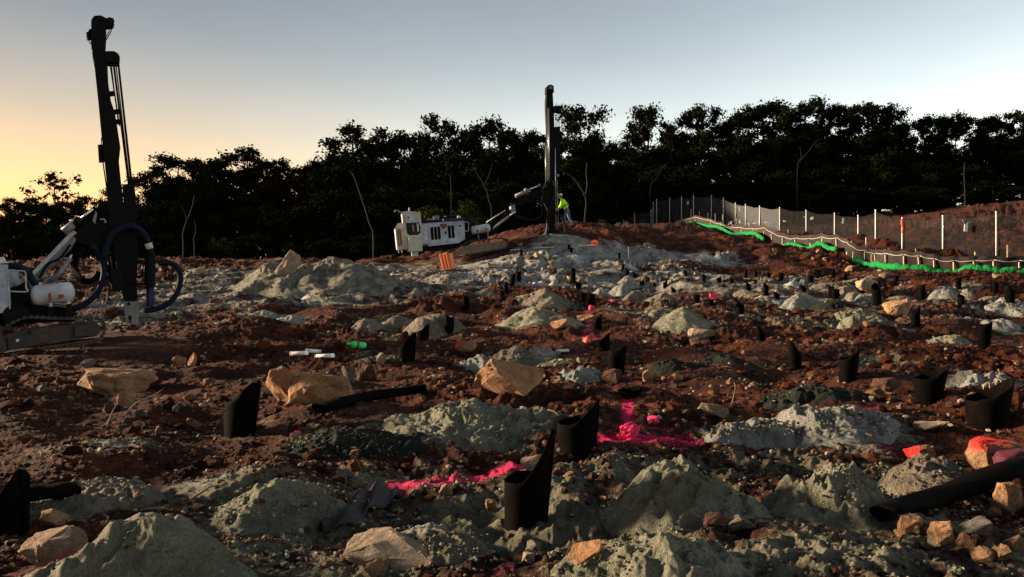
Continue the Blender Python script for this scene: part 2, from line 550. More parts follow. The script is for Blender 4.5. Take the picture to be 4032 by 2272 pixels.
M['hat'] = plain('white_hard_hat', (0.6, 0.6, 0.6), 0.35, 0, 0.05, 4)
M['boot'] = plain('tan_boot', (0.12, 0.07, 0.04), 0.8, 0, 0.2, 8)
M['hair'] = plain('dark_hair', (0.02, 0.013, 0.01), 0.8, 0, 0.3, 20)
M['bottle'] = plain('green_bottle_plastic', (0.04, 0.62, 0.13), 0.25, 0, 0.12, 4, spec=0.6)
M['bottle_label'] = plain('bottle_label', (0.12, 0.09, 0.05), 0.5, 0, 0.3, 14)
M['white_plastic'] = plain('white_cartridge', (0.72, 0.70, 0.66), 0.55, 0, 0.1, 8, 0.05, (0.35, 0.25, 0.16), 0.35)
M['galv'] = plain('galvanised_post', (0.62, 0.60, 0.57), 0.5, 0.0, 0.12, 3, 0, (0.35, 0.27, 0.2), 0.3)
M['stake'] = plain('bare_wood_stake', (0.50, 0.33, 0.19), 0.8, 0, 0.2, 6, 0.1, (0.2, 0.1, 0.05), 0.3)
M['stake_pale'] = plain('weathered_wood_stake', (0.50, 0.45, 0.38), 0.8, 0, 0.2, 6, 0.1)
M['screen'] = mesh_fabric('fence_screen_mesh', (0.017, 0.0165, 0.017), 0.66)  # near bays: colour darkened to offset the direct sun on them
M['screen_dense_lightened'] = mesh_fabric('dense_lightened_fence_screen_mesh', (0.085, 0.087, 0.092), 0.42)  # far bays: denser weave, colour lightened to make up for weak light
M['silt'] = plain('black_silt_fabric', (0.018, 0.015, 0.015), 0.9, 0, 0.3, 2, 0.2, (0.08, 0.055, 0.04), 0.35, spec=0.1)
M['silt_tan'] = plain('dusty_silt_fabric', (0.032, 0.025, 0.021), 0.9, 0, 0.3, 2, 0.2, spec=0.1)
M['rope'] = plain('white_rope', (0.42, 0.41, 0.39), 0.8, 0, 0.1, 10)
M['sock'] = plain('green_mesh_sock', (0.006, 0.15, 0.035), 0.85, 0, 0.35, 5, 0.5, (0.012, 0.08, 0.02), 0.6, spec=0.1)
M['sock_tan'] = plain('dusty_mesh_sock', (0.26, 0.24, 0.14), 0.85, 0, 0.3, 5, 0.5)
M['paper'] = plain('white_notice', (0.80, 0.79, 0.77), 0.7, 0, 0.04, 4)
M['ink'] = plain('grey_print', (0.3, 0.3, 0.3), 0.7, 0, 0.1, 4)
M['ribbon'] = plain('orange_ribbon', (0.95, 0.08, 0.03), 0.6, 0, 0.1, 8)
M['pink'] = plain('pink_marking_tape', (0.95, 0.05, 0.17), 0.6, 0, 0.15, 8)
M['bark'] = plain('grey_bark', (0.009, 0.0075, 0.0065), 0.95, 0, 0.35, 3, 0.6)
M['bark_dark'] = plain('dark_bark', (0.022, 0.018, 0.014), 0.95, 0, 0.35, 3, 0.6)
M['leaf'] = leaf_material('dark_leaves', (0.004, 0.0055, 0.002), (0.012, 0.015, 0.006))
M['leaf_brown'] = leaf_material('brownish_leaves', (0.008, 0.0055, 0.0025), (0.022, 0.015, 0.006))
M['leaf_green'] = leaf_material('green_leaves', (0.008, 0.012, 0.003), (0.036, 0.046, 0.010))
M['twig'] = plain('dead_root', (0.13, 0.075, 0.045), 0.9, 0, 0.3, 10)
M['chalk'] = plain('yellow_chalk', (0.33, 0.22, 0.12), 0.9, 0, 0.2, 30)
M['plank'] = plain('pale_board', (0.52, 0.46, 0.42), 0.8, 0, 0.2, 6, 0.1)
# ------------------------------------------------------------------ terrain
def P(px, py, d):
    """point seen at photo pixel (px, py) at distance d along the view axis"""
    return Vector(((px - 2016.0) / FPX * d, d, EYE - (py - HOR) / FPX * d))

_CP = []
def _cp(px, *rows):
    for py, d in rows:
        _CP.append(((px - 2016.0) / FPX, d, EYE - (py - HOR) / FPX * d))
NEAR = [(2900, 2.7), (2272, 4.05), (2080, 4.85), (1775, 6.9), (1600, 9.1)]
_cp(-1400, *NEAR, (1470, 12.5), (1350, 17), (1250, 22), (1150, 30), (1060, 42), (1062, 70), (1058, 150))
_cp(0, *NEAR, (1490, 12.2), (1400, 16), (1300, 20.5), (1150, 31), (1036, 43), (1058, 60), (1070, 90))
_cp(700, *NEAR, (1480, 12.3), (1390, 15.8), (1300, 20), (1180, 27), (1100, 34), (1034, 43), (1058, 60), (1068, 90))
_cp(1400, *NEAR, (1475, 12.5), (1375, 16.4), (1300, 20), (1180, 27.5), (1100, 33), (1040, 40), (1055, 58), (1066, 90))
_cp(1800, *NEAR, (1470, 12.7), (1360, 17), (1270, 21.5), (1170, 28), (1082, 33.5), (1028, 38), (1012, 43), (1020, 60), (1040, 90))
_cp(2100, *NEAR, (1470, 12.8), (1355, 17.3), (1260, 22), (1150, 28.8), (1060, 33.8), (975, 38), (902, 42.5), (905, 48), (960, 62), (1000, 90))
_cp(2400, *NEAR, (1470, 12.8), (1350, 17.5), (1255, 22.2), (1150, 28.8), (1070, 34), (990, 39), (905, 45), (890, 50), (900, 62), (960, 90))
_cp(2700, *NEAR, (1470, 12.8), (1350, 17.5), (1250, 22.3), (1155, 28.2), (1080, 33.5), (1020, 39), (965, 45), (905, 54), (880, 65), (895, 90))
_cp(2950, *NEAR, (1470, 12.8), (1350, 17.4), (1250, 22.2), (1155, 27.8), (1095, 32), (1055, 37), (990, 43), (945, 48), (925, 60), (905, 85))
_cp(3250, *NEAR, (1465, 12.8), (1345, 17.2), (1240, 22), (1150, 26.8), (1095, 31), (1050, 35), (988, 40), (985, 44), (895, 64), (885, 85))
_cp(3480, *NEAR, (1465, 12.7), (1345, 17), (1235, 21.8), (1150, 26), (1105, 29.5), (1068, 33.5), (1052, 37), (985, 42), (880, 60), (850, 75), (840, 95))
_cp(3750, *NEAR, (1460, 12.7), (1340, 17), (1230, 21.6), (1150, 25.5), (1110, 28.5), (1088, 32), (1060, 36), (980, 41), (865, 53), (835, 62), (830, 95))
_cp(4032, *NEAR, (1460, 12.6), (1335, 17), (1225, 21.5), (1150, 25.5), (1100, 28.5), (1072, 32), (1040, 36), (950, 42), (830, 54), (800, 62), (800, 95))
_cp(5400, *NEAR, (1460, 12.6), (1335, 17), (1225, 21.5), (1150, 25.5), (1080, 32), (950, 42), (820, 56), (800, 95))
_CPA = np.array(_CP)
def _uv(s, d):
    return np.stack([np.asarray(s) * 3.0, np.log(np.maximum(d, 2.5)) * 2.4], -1)
def _tps_k(r2):
    return 0.5 * r2 * np.log(r2 + 1e-12)
_cuv = _uv(_CPA[:, 0], _CPA[:, 1])
_n = len(_CPA)
_A = np.zeros((_n + 3, _n + 3))
_r2 = ((_cuv[:, None] - _cuv[None]) ** 2).sum(-1)
_A[:_n, :_n] = _tps_k(_r2) + np.eye(_n) * 0.004
_A[:_n, _n] = 1; _A[:_n, _n + 1:] = _cuv
_A[_n, :_n] = 1; _A[_n + 1:, :_n] = _cuv.T
_w = np.linalg.solve(_A, np.concatenate([_CPA[:, 2], [0, 0, 0]]))
# sample the fit on a regular table, then look it up bilinearly
_TS = np.linspace(-1.15, 1.15, 180); _TD = np.linspace(np.log(2.5), np.log(150.0), 220)
_gs, _gd = np.meshgrid(_TS, _TD)
_q = _uv(_gs.ravel(), np.exp(_gd.ravel()))
_tab = np.empty(len(_q))
for _i in range(0, len(_q), 4000):
    _k = _tps_k(((_q[_i:_i + 4000, None] - _cuv[None]) ** 2).sum(-1))
    _tab[_i:_i + 4000] = _k @ _w[:_n] + _w[_n] + _q[_i:_i + 4000] @ _w[_n + 1:]
_tab = _tab.reshape(len(_TD), len(_TS))

def base_h(X, Y):
    X = np.asarray(X, dtype=np.float64); Y = np.asarray(Y, dtype=np.float64)
    d = np.clip(Y, 2.5, 149.9)
    s = np.clip(X / d, -1.149, 1.149)
    fs = (s - _TS[0]) / (_TS[1] - _TS[0]); fd = (np.log(d) - _TD[0]) / (_TD[1] - _TD[0])
    i = np.clip(np.floor(fs).astype(int), 0, len(_TS) - 2); j = np.clip(np.floor(fd).astype(int), 0, len(_TD) - 2)
    fs = fs - i; fd = fd - j
    z = (_tab[j, i] * (1 - fs) + _tab[j, i + 1] * fs) * (1 - fd) + (_tab[j + 1, i] * (1 - fs) + _tab[j + 1, i + 1] * fs) * fd
    return np.clip(z, -6, 9)

_TY = np.exp(np.linspace(np.log(2.6), np.log(140.0), 3000))
def hit(px, py):
    """where the sight line through a photo pixel meets the ground: X, Y, Z"""
    x = (px - 2016.0) / FPX * _TY
    z = EYE - (py - HOR) / FPX * _TY
    g = base_h(x, _TY)
    k = np.nonzero(z <= g)[0]
    k = k[0] if len(k) else int(np.argmin(z - g))
    return float(x[k]), float(_TY[k]), float(g[k])

def roughness(X, Y):
    """uneven, lumpy bulldozed soil"""
    r = 0.22 * fbm(X, Y, 3.4, 2, 0.5, 3)
    r = r + 0.22 * fbm(X, Y, 1.1, 2, 0.5, 11)
    lump = sstep(-0.15, 0.3, fbm(X, Y, 2.3, 2, 0.5, 41))
    b = np.abs(fbm(X, Y, 0.45, 3, 0.55, 21))
    r = r + (0.3 + lump) * 0.18 * (0.30 - b)
    c = np.abs(fbm(X, Y, 0.15, 3, 0.55, 31))
    r = r + (0.5 + 0.8 * lump) * 0.07 * (0.3 - c)
    d = np.abs(fbm(X, Y, 0.055, 2, 0.6, 51))
    r = r + 0.024 * (0.25 - d)
    return r

# where grey drilling dust and pink marking paint lie
DUST, PINKS = [], []
MOUNDS = []
PADS = [(-2.8, 40.0, 4.5), (-10.2, 17.4, 3.0)]
def ground_h(X, Y):
    far = 1.0 + 0.7 * sstep(14, 34, Y)
    fade = 1.0 - 0.6 * sstep(50, 90, Y)
    for (x, y, r) in PADS:                       # trodden flat under the machines
        fade = fade * (1 - 0.85 * np.exp(-(((X - x) ** 2 + (Y - y) ** 2) / r ** 2) ** 2))
    dig = 0.26 * np.exp(-(((X + 1.9) / 3.6) ** 2 + ((Y - 38.6) / 1.7) ** 2) ** 2)
    if PINKS:                                    # the paint was sprayed on flattened spots
        fade = fade * (1 - 0.5 * np.exp(-(pink_near(X, Y) / 2.6) ** 2))
    return base_h(X, Y) + roughness(X, Y) * far * fade - dig

def gz(x, y):
    return float(ground_h(np.array([x]), np.array([y]))[0])

# ------------------------------------------------------------------ drilling-dust mounds (photo: centre px, base row, half width, peak row)
def mound(px, yb, hw, yp, kind, label, depth=0.85, sharp=1.0, rough=1.0, seed=None):
    MOUNDS.append(dict(px=px, yb=yb, hw=hw, yp=yp, kind=kind, label=label, depth=depth, sharp=sharp, rough=rough, seed=seed or len(MOUNDS) + 5))

mound(560, 2420, 430, 2008, 'dust_green', 'tall green-grey cone of drilling dust in the bottom left corner', 0.9, 1.0, 0.6)
mound(1090, 2040, 300, 1885, 'dust_green', 'green-grey dust heap between the bottom left cone and the flattened rubber sheet', 0.8, 1.0, 0.9)
mound(1385, 1815, 340, 1695, 'dust_dark', 'dark damp dust heap just left of the pink sprayed line', 0.7, 0.9, 1.0)
mound(1830, 1740, 390, 1572, 'dust_green', 'broad low grey-green dust ridge below the large orange boulder', 0.65, 0.8, 1.1)
mound(2690, 2085, 345, 1785, 'dust_green', 'big green-grey dust mound right of the nearest standing rubber tube', 0.8, 1.0, 1.0)
mound(3310, 2095, 310, 1795, 'dust_green', 'crumbly tan-green dust mound left of the long lying rubber tube', 0.75, 1.05, 1.2)
mound(3280, 1725, 310, 1600, 'dust_grey', 'pale crumbly dust mound left of the red painted rock', 0.7, 0.9, 1.2)
mound(2610, 2400, 420, 2105, 'dust_green', 'dust mound cut by the bottom edge, right of the orange stone', 0.8, 0.85, 1.0)
mound(3220, 1600, 220, 1512, 'dust_dark', 'dark damp heap behind the pale crumbly mound on the right', 0.6, 0.8, 0.9)
mound(3905, 1545, 170, 1442, 'dust_grey', 'pale crumbly heap behind the marked tube at the right edge', 0.7, 0.9, 1.2)
mound(1690, 1320, 130, 1225, 'dust_tan', 'rounded brown-grey dust mound with a tube standing on each side', 0.8, 0.8, 0.5)
mound(2135, 1292, 170, 1207, 'dust_green', 'green-tinted dust mound in front of the taller cone at the centre', 0.8, 0.9, 0.7)
mound(2150, 1215, 135, 1124, 'dust_tan', 'tall brown-green dust cone at the centre of the drilled field', 0.8, 1.2, 0.5)
mound(2690, 1325, 165, 1192, 'dust_green', 'tall green-grey dust cone behind the pale flat-topped rock', 0.8, 1.0, 0.4)
mound(2612, 1214, 92, 1143, 'dust_tan', 'smooth dust mound right behind the tall green-grey cone', 0.8, 0.85, 0.4)
mound(2506, 1193, 66, 1134, 'dust_tan', 'brownish dust mound right of the two mid-field tubes', 0.8, 0.9, 0.4)
mound(2450, 1161, 62, 1111, 'dust_grey', 'grey mound behind the brownish one in the mid field', 0.8, 0.9, 0.5)
mound(2368, 1172, 48, 1126, 'dust_grey', 'pointed grey mound directly right of the two mid-field tubes', 0.8, 1.2, 0.4)
mound(1915, 1180, 55, 1130, 'dust_tan', 'brown-grey mound left of the row of four small tubes', 0.8, 1.0, 0.5)
mound(2184, 1131, 36, 1098, 'dust_pale', 'sharp white dust cone left of the yellow-orange cup', 0.8, 1.4, 0.3)
mound(2134, 1122, 32, 1103, 'dust_pale', 'low white dust cone beside the sharp white one', 0.8, 1.2, 0.3)
mound(1775, 1122, 52, 1084, 'dust_pale', 'leftmost of three white dust heaps below the far drill rig', 0.8, 1.2, 0.4)
mound(1855, 1112, 52, 1082, 'dust_pale', 'middle one of three white dust heaps below the far drill rig', 0.8, 1.0, 0.4)
mound(1917, 1108, 40, 1086, 'dust_pale', 'rightmost of three white dust heaps below the far drill rig', 0.8, 1.0, 0.4)
mound(2196, 1098, 34, 1076, 'dust_grey', 'small grey heap behind the yellow-orange cup', 0.8, 1.0, 0.4)
mound(2107, 1041, 60, 1000, 'dust_grey', 'dark grey cone uphill behind the round pale stone', 0.8, 1.1, 0.3)
mound(2117, 984, 42, 964, 'dust_grey', 'small grey cone in front of the foot of the far mast', 0.8, 1.1, 0.3)
mound(2262, 1030, 60, 1002, 'dust_pale', 'whitish dust heap below the two tubes near the far mast', 0.8, 0.8, 0.7)
mound(2474, 1116, 52, 1084, 'dust_grey', 'grey heap with four small tubes standing around it', 0.8, 0.9, 0.5)
mound(2466, 1060, 48, 1034, 'dust_pale', 'whitish heap in front of the thin white stake', 0.8, 0.9, 0.6)
mound(2128, 1404, 88, 1350, 'dust_grey', 'crumbly blue-grey heap behind the large orange boulder', 0.8, 1.0, 1.2)
mound(2290, 1500, 92, 1440, 'dust_grey', 'pale lumpy heap right of the large orange boulder', 0.8, 0.8, 1.3)
mound(1900, 1445, 82, 1395, 'dust_grey', 'low lumpy grey heap left behind the large orange boulder', 0.8, 0.8, 1.2)
mound(2640, 1480, 130, 1415, 'dust_dark', 'black damp heap right of the double tube', 0.6, 0.8, 0.9)
mound(2830, 1470, 150, 1395, 'dust_dark', 'black damp heap further right of the double tube', 0.7, 0.8, 0.9)
mound(1450, 1425, 130, 1378, 'dust_dark', 'black damp heap beside the green bottle', 0.5, 0.8, 0.6)
mound(3157, 1214, 85, 1146, 'dust_grey', 'smooth grey mound under the wide black tube on the right', 0.8, 0.9, 0.4)
mound(2934, 1166, 66, 1137, 'dust_tan', 'low sandy mound on the right between small tubes', 0.8, 0.9, 0.4)
mound(3002, 1192, 46, 1160, 'dust_pale', 'small whitish mound in front of a leaning tube', 0.8, 0.9, 0.5)
mound(3121, 1124, 40, 1104, 'dust_pale', 'white heap below the cut bank on the right', 0.8, 1.2, 0.4)
mound(3282, 1222, 90, 1178, 'dust_dark', 'dark heap at the foot of the joined pair of tubes', 0.8, 0.9, 0.6)
mound(3370, 1306, 85, 1238, 'dust_green', 'grey-green heap below the pale boulder on the right', 0.8, 0.9, 0.8)
mound(3716, 1166, 72, 1123, 'dust_grey', 'grey mound under the fence left of the thin leaning stick', 0.8, 0.8, 0.5)
mound(3716, 1222, 80, 1184, 'dust_dark', 'dark mound in front of the grey mound under the fence', 0.8, 0.8, 0.5)
mound(3550, 1190, 62, 1163, 'dust_tan', 'low brown mound above the pink topped boulder', 0.8, 0.8, 0.5)
mound(3970, 1228, 95, 1174, 'dust_grey', 'crumbly grey heap at the right edge under the wide tube', 0.8, 0.9, 1.2)
mound(3945, 1292, 75, 1253, 'dust_grey', 'whitish heap behind the tall tube near the right edge', 0.8, 0.8, 1.0)
mound(3900, 1187, 60, 1165, 'dust_tan', 'low tan mound at the right under the fence', 0.8, 0.8, 0.5)
mound(3045, 1197, 36, 1178, 'dust_pale', 'tiny pale mound in front of the rightmost small tubes', 0.8, 0.8, 0.4)
mound(3394, 1190, 46, 1158, 'dust_grey', 'grey heap at the foot of the pale boulder on the right', 0.8, 0.9, 0.8)
mound(1217, 1190, 46, 1152, 'dust_pale', 'lone white dust cone below the standing stone', 0.8, 1.3, 0.3)
mound(2250, 965, 110, 925, 'dust_grey', 'crumbly dust heap around the foot of the far mast', 0.7, 0.9, 1.2)
mound(1285, 1172, 330, 1010, 'dust_pile', 'large grey spoil pile carrying the leaning standing stone', 0.7, 0.8, 1.5, 23)

_rm = random.Random(31)
for (bx, n_, hw_) in (((1500, 1215, 2000, 1300), 4, (45, 90)), ((2350, 1225, 2950, 1330), 5, (45, 95)), ((2850, 1250, 3900, 1420), 7, (60, 120)), ((2700, 1120, 3900, 1180), 9, (30, 60)), ((2300, 1120, 2650, 1180), 4, (28, 50)),
                      ((1650, 1120, 2100, 1190), 5, (30, 60)), ((1500, 1420, 2250, 1540), 4, (80, 140)), ((900, 1180, 1500, 1290), 5, (50, 100)), ((2820, 1700, 3050, 1790), 2, (100, 160)), ((200, 1850, 900, 2050), 3, (140, 240)), ((1560, 2120, 1950, 2240), 2, (160, 230)), ((3350, 1880, 3900, 1960), 2, (160, 230))):
    for _k in range(n_):
        _hw = _rm.uniform(*hw_)
        _yb = _rm.uniform(bx[1], bx[3])
        _kd = _rm.choice(['dust_green', 'dust_tan', 'dust_grey', 'dust_tan'])
        mound(_rm.uniform(bx[0], bx[2]), _yb, _hw, _yb - _hw * _rm.uniform(0.32, 0.5), _kd,
              'low slumped %s heap of spoil %s' % ({'dust_green': 'greenish', 'dust_tan': 'brownish', 'dust_grey': 'grey'}[_kd], 'in the foreground' if _yb > 1600 else 'in the middle distance' if _yb > 1400 else 'among the far dust mounds'), 0.8, _rm.uniform(0.7, 0.95), 1.2)

def _mound_r(m, ang):
    s = m['seed']
    return 1.0 + 0.55 * vnoise(np.cos(ang) * 1.3 + s * 3.1, np.sin(ang) * 1.3 - s * 1.7, s) + 0.2 * vnoise(np.cos(ang) * 4 + s, np.sin(ang) * 4, s + 1)

for m in MOUNDS:
    x, y, z = hit(m['px'], m['yb'])
    m['R'] = m['hw'] / FPX * y
    m['y'] = y + m['R'] * m['depth'] * 0.9
    k = m['y'] / y
    m['x'] = (m['px'] - 2016.0) / FPX * m['y']
    zb = float(base_h(np.array([m['x']]), np.array([m['y']]))[0])
    m['h'] = max(0.05, EYE - (m['yp'] - HOR) / FPX * m['y'] - zb)

def mound_lift(m, X, Y):
    dx, dy = (X - m['x']) / m['R'], (Y - m['y']) / (m['R'] * m['depth'])
    ang = np.arctan2(dy, dx)
    r = np.sqrt(dx * dx + dy * dy) / _mound_r(m, ang)
    t = np.clip(1 - r, 0, 1)
    core = t ** m['sharp']
    core = core * (1 - 0.10 * np.exp(-(r / 0.16) ** 2))       # the tip is blunt
    return r, core * m['h']

# ------------------------------------------------------------------ dust and paint zones on the soil
def dust_at(px, py, rx, ry, amt, pale=0.0):
    x, y, z = hit(px, py)
    y2 = hit(px, py - ry)[1]
    DUST.append((x, y, rx / FPX * y, max(abs(y2 - y), 0.15), amt, pale))
for m in MOUNDS:
    DUST.append((m['x'], m['y'], m['R'] * 1.35, m['R'] * m['depth'] * 1.35, 0.75 if m['kind'] != 'dust_dark' else 0.35, 1.0 if m['kind'] == 'dust_pale' else 0.25 if m['kind'] == 'dust_grey' else 0.0))
for a in [(350, 1980, 420, 70, 0.5), (420, 1760, 260, 30, 0.75, 0.5), (900, 1900, 260, 50, 0.6), (820, 1868, 150, 25, 0.8, 0.8), (1250, 2160, 600, 90, 0.6),
          (2000, 2000, 700, 110, 0.75), (2500, 1850, 500, 80, 0.6), (1700, 1870, 450, 60, 0.55), (3000, 2180, 700, 90, 0.6), (3500, 2230, 500, 60, 0.65, 0.3),
          (3050, 1780, 500, 70, 0.6), (3450, 1430, 220, 40, 0.55), (1000, 1660, 320, 40, 0.45), (700, 1190, 380, 40, 0.65, 0.6), (850, 1110, 300, 50, 0.65, 0.5),
          (420, 1290, 300, 25, 0.5, 0.3), (560, 1240, 240, 20, 0.6, 0.5), (1500, 1270, 280, 40, 0.45), (1180, 1205, 500, 20, 0.6, 0.4), (2500, 1010, 330, 35, 0.8, 1.0),
          (2250, 1020, 330, 50, 0.8, 1.0), (2650, 1010, 260, 22, 0.75, 1.0), (2800, 1035, 200, 16, 0.8, 1.0), (1950, 1045, 300, 45, 0.7, 0.8), (1750, 1080, 300, 45, 0.6, 0.8),
          (2150, 1100, 420, 55, 0.7, 0.7), (2600, 1100, 420, 45, 0.65, 0.6), (3050, 1130, 420, 45, 0.6, 0.45), (3400, 1180, 420, 45, 0.5, 0.3), (3800, 1200, 350, 45, 0.45, 0.2),
          (1600, 1060, 300, 25, 0.6, 0.5), (2500, 1230, 300, 50, 0.4, 0.2), (2950, 1260, 400, 50, 0.35), (3250, 1290, 150, 30, 0.6), (150, 1120, 300, 60, 0.45, 0.3), (1450, 1170, 300, 30, 0.55, 0.5),
          (1330, 1040, 260, 30, 0.7, 0.9), (3330, 985, 30, 20, 0.5)]:
    dust_at(*a)
def pink_line(pts, w, amt):
    q = [hit(*p)[:2] for p in pts]
    for a, b in zip(q[:-1], q[1:]):
        PINKS.append((a, b, w, amt))
pink_line([(1500, 1872), (1700, 1866), (1850, 1850), (2045, 1826)], 0.12, 0.9)
pink_line([(2360, 1735), (2500, 1728), (2730, 1712)], 0.15, 0.9)
pink_line([(2478, 1715), (2470, 1640), (2475, 1575)], 0.075, 0.9)
pink_line([(2430, 1700), (2600, 1690)], 0.08, 0.45)
pink_line([(2300, 1350), (2360, 1330)], 0.14, 0.55)
pink_line([(2290, 1345), (2330, 1290), (2300, 1220)], 0.10, 0.5)
pink_line([(3440, 1740), (3560, 1725)], 0.09, 0.35)
pink_line([(0, 1950), (60, 1930)], 0.10, 0.7)
pink_line([(60, 2262), (110, 2250)], 0.05, 0.5)
pink_line([(1960, 2240), (2010, 2215)], 0.05, 0.4)
pink_line([(3380, 1625), (3480, 1612)], 0.09, 0.4)

def pink_near(X, Y):
    d = np.full(np.shape(X), 9.0)
    for (a, b, w, amt) in PINKS:
        ax, ay = a; bx, by = b
        t = np.clip(((X - ax) * (bx - ax) + (Y - ay) * (by - ay)) / ((bx - ax) ** 2 + (by - ay) ** 2), 0, 1)
        d = np.minimum(d, np.hypot(X - (ax + t * (bx - ax)), Y - (ay + t * (by - ay))) / w)
    return d

def zones(X, Y):
    dust = 0.09 + 0.30 * fbm(X, Y, 5.0, 2, 0.5, 71)
    dust = dust + 0.34 * sstep(7.2, 5.6, Y) * sstep(-2.6, -0.6, X)
    pale = np.zeros_like(X)
    wsum = np.zeros_like(X)
    for (x, y, rx, ry, a, p) in DUST:
        g = np.exp(-(((X - x) / rx) ** 2 + ((Y - y) / ry) ** 2) ** 1.3)
        dust = np.maximum(dust, g * a + dust * (1 - g))
        pale += g * p; wsum += g
    pale = pale / np.maximum(wsum, 0.25)
    pink = np.zeros_like(X)
    for (a, b, w, amt) in PINKS:
        ax, ay = a; bx, by = b
        L2 = (bx - ax) ** 2 + (by - ay) ** 2
        t = np.clip(((X - ax) * (bx - ax) + (Y - ay) * (by - ay)) / L2, 0, 1)
        dd = np.hypot(X - (ax + t * (bx - ax)), Y - (ay + t * (by - ay)))
        pink = np.maximum(pink, amt * np.exp(-(dd / w) ** 2))
    # no drilling dust beyond the silt barrier
    dust *= 1 - 0.8 * sstep(48, 60, Y)
    return np.clip(dust, 0, 1), np.clip(pink, 0, 1), np.clip(pale, 0, 1)

# ------------------------------------------------------------------ ground sheet
_s = np.concatenate([np.linspace(-2.6, -0.76, 50)[:-1], np.linspace(-0.76, 0.76, 880), np.linspace(0.76, 2.6, 50)[1:]])
_yy = np.concatenate([np.linspace(-60, 2.6, 26)[:-1], np.exp(np.linspace(np.log(2.6), np.log(50.0), 690)), np.exp(np.linspace(np.log(50.0), np.log(900.0), 60))[1:]])
GS, GY = np.meshgrid(_s, _yy)
_dd = np.maximum(GY, 2.6)
_wide = np.where(GY < 2.6, 1.0 + (2.6 - GY) * 0.35, 1.0)
GX = GS * _dd * _wide
GH = ground_h(GX, GY)
_nr, _nc = GX.shape
_idx = np.arange(_nr * _nc).reshape(_nr, _nc)
_faces = np.stack([_idx[:-1, :-1], _idx[:-1, 1:], _idx[1:, 1:], _idx[1:, :-1]], -1).reshape(-1, 4)
_me = np_mesh('ground', np.stack([GX, GY, GH], -1).reshape(-1, 3), _faces, M['ground'])
_dz, _pk, _pl = zones(GX.ravel(), GY.ravel())
_ca = _me.color_attributes.new('zone', 'FLOAT_COLOR', 'POINT')
_ca.data.foreach_set('color', np.stack([_dz, _pk, _pl, np.ones_like(_dz)], -1).astype(np.float32).ravel())
ground = link_mesh('ground', _me)
ground['kind'] = 'structure'

for m in MOUNDS:
    big = m['hw'] > 200
    na, nr = (170, 80) if big else (80, 32) if m['hw'] > 80 else (48, 20)
    a = np.linspace(0, 2 * np.pi, na, endpoint=False)
    rr = np.linspace(0, 1.12, nr) ** 0.9
    A, Rr = np.meshgrid(a, rr)
    rad_f = _mound_r(m, A)
    X = m['x'] + np.cos(A) * Rr * rad_f * m['R']
    Y = m['y'] + np.sin(A) * Rr * rad_f * m['R'] * m['depth']
    r, lift = mound_lift(m, X, Y)
    base = base_h(X, Y)
    g = ground_h(X, Y)
    t = np.clip(lift / m['h'], 0, 1)
    sc = min(1.0, m['R'] / 0.6)
    rg = m['rough']
    det = rg * m['h'] * (0.42 * fbm(X, Y, m['R'] * 0.8, 3, 0.55, m['seed']) + 0.22 * (0.25 - np.abs(fbm(X, Y, m['R'] * 0.33, 3, 0.6, m['seed'] + 3)))) * np.clip(t * 2.5, 0, 1)
    det = det + rg * sc * (0.085 * (0.28 - np.abs(fbm(X, Y, 0.14, 3, 0.6, 61)))) * np.clip(t * 4, 0, 1) + 0.022 * (0.3 + rg) * (0.25 - np.abs(fbm(X, Y, 0.05, 2, 0.6, 62))) * np.clip(t * 5, 0, 1)
    Z = g * (1 - np.clip(t * 1.6, 0, 1)) + base * np.clip(t * 1.6, 0, 1) + lift + det
    Z = Z - 0.05 * sstep(0.96, 1.12, Rr) - 0.004
    co = np.stack([X - m['x'], Y - m['y'], Z], -1).reshape(-1, 3)
    zb = float(base_h(np.array([m['x']]), np.array([m['y']]))[0])
    co[:, 2] -= zb
    id_ = np.arange(nr * na).reshape(nr, na)
    nx = np.roll(id_, -1, axis=1)
    f = np.stack([id_[:-1], nx[:-1], nx[1:], id_[1:]], -1).reshape(-1, 4)[:, ::-1]
    me = np_mesh('dust_mound', co, np.ascontiguousarray(f[:, ::-1]), M[m['kind']])
    o = link_mesh('dust_mound', me, None, (m['x'], m['y'], zb))
    tag(o, m['label'], 'mound', 'heaps of drilling dust around the blast holes')

_MC = np.array([(m['x'], m['y'], m['R'] * 1.4) for m in MOUNDS])
def surf_z(x, y):
    """top of the soil or of a mound"""
    X, Y = np.array([x]), np.array([y])
    z = gz(x, y)
    for m in MOUNDS:
        if abs(x - m['x']) < m['R'] * 1.4 and abs(y - m['y']) < m['R'] * 1.4:
            r, l = mound_lift(m, X, Y)
            if l[0] > 0:
                z = max(z, float(base_h(X, Y)[0] + l[0]))
    return z

def spot(px, py):
    """a place on the soil or a mound seen at a photo pixel"""
    x = (px - 2016.0) / FPX * _TY
    z = EYE - (py - HOR) / FPX * _TY
    g = ground_h(x, _TY)
    for m in MOUNDS:
        sel = (np.abs(x - m['x']) < m['R'] * 1.4) & (np.abs(_TY - m['y']) < m['R'] * 1.4)
        if sel.any():
            r, l = mound_lift(m, x[sel], _TY[sel])
            g[sel] = np.maximum(g[sel], base_h(x[sel], _TY[sel]) + l)
    k = np.nonzero(z <= g)[0]
    k = k[0] if len(k) else int(np.argmin(z - g))
    X_, Y_ = float(x[k]), float(_TY[k])
    return X_, Y_, surf_z(X_, Y_)
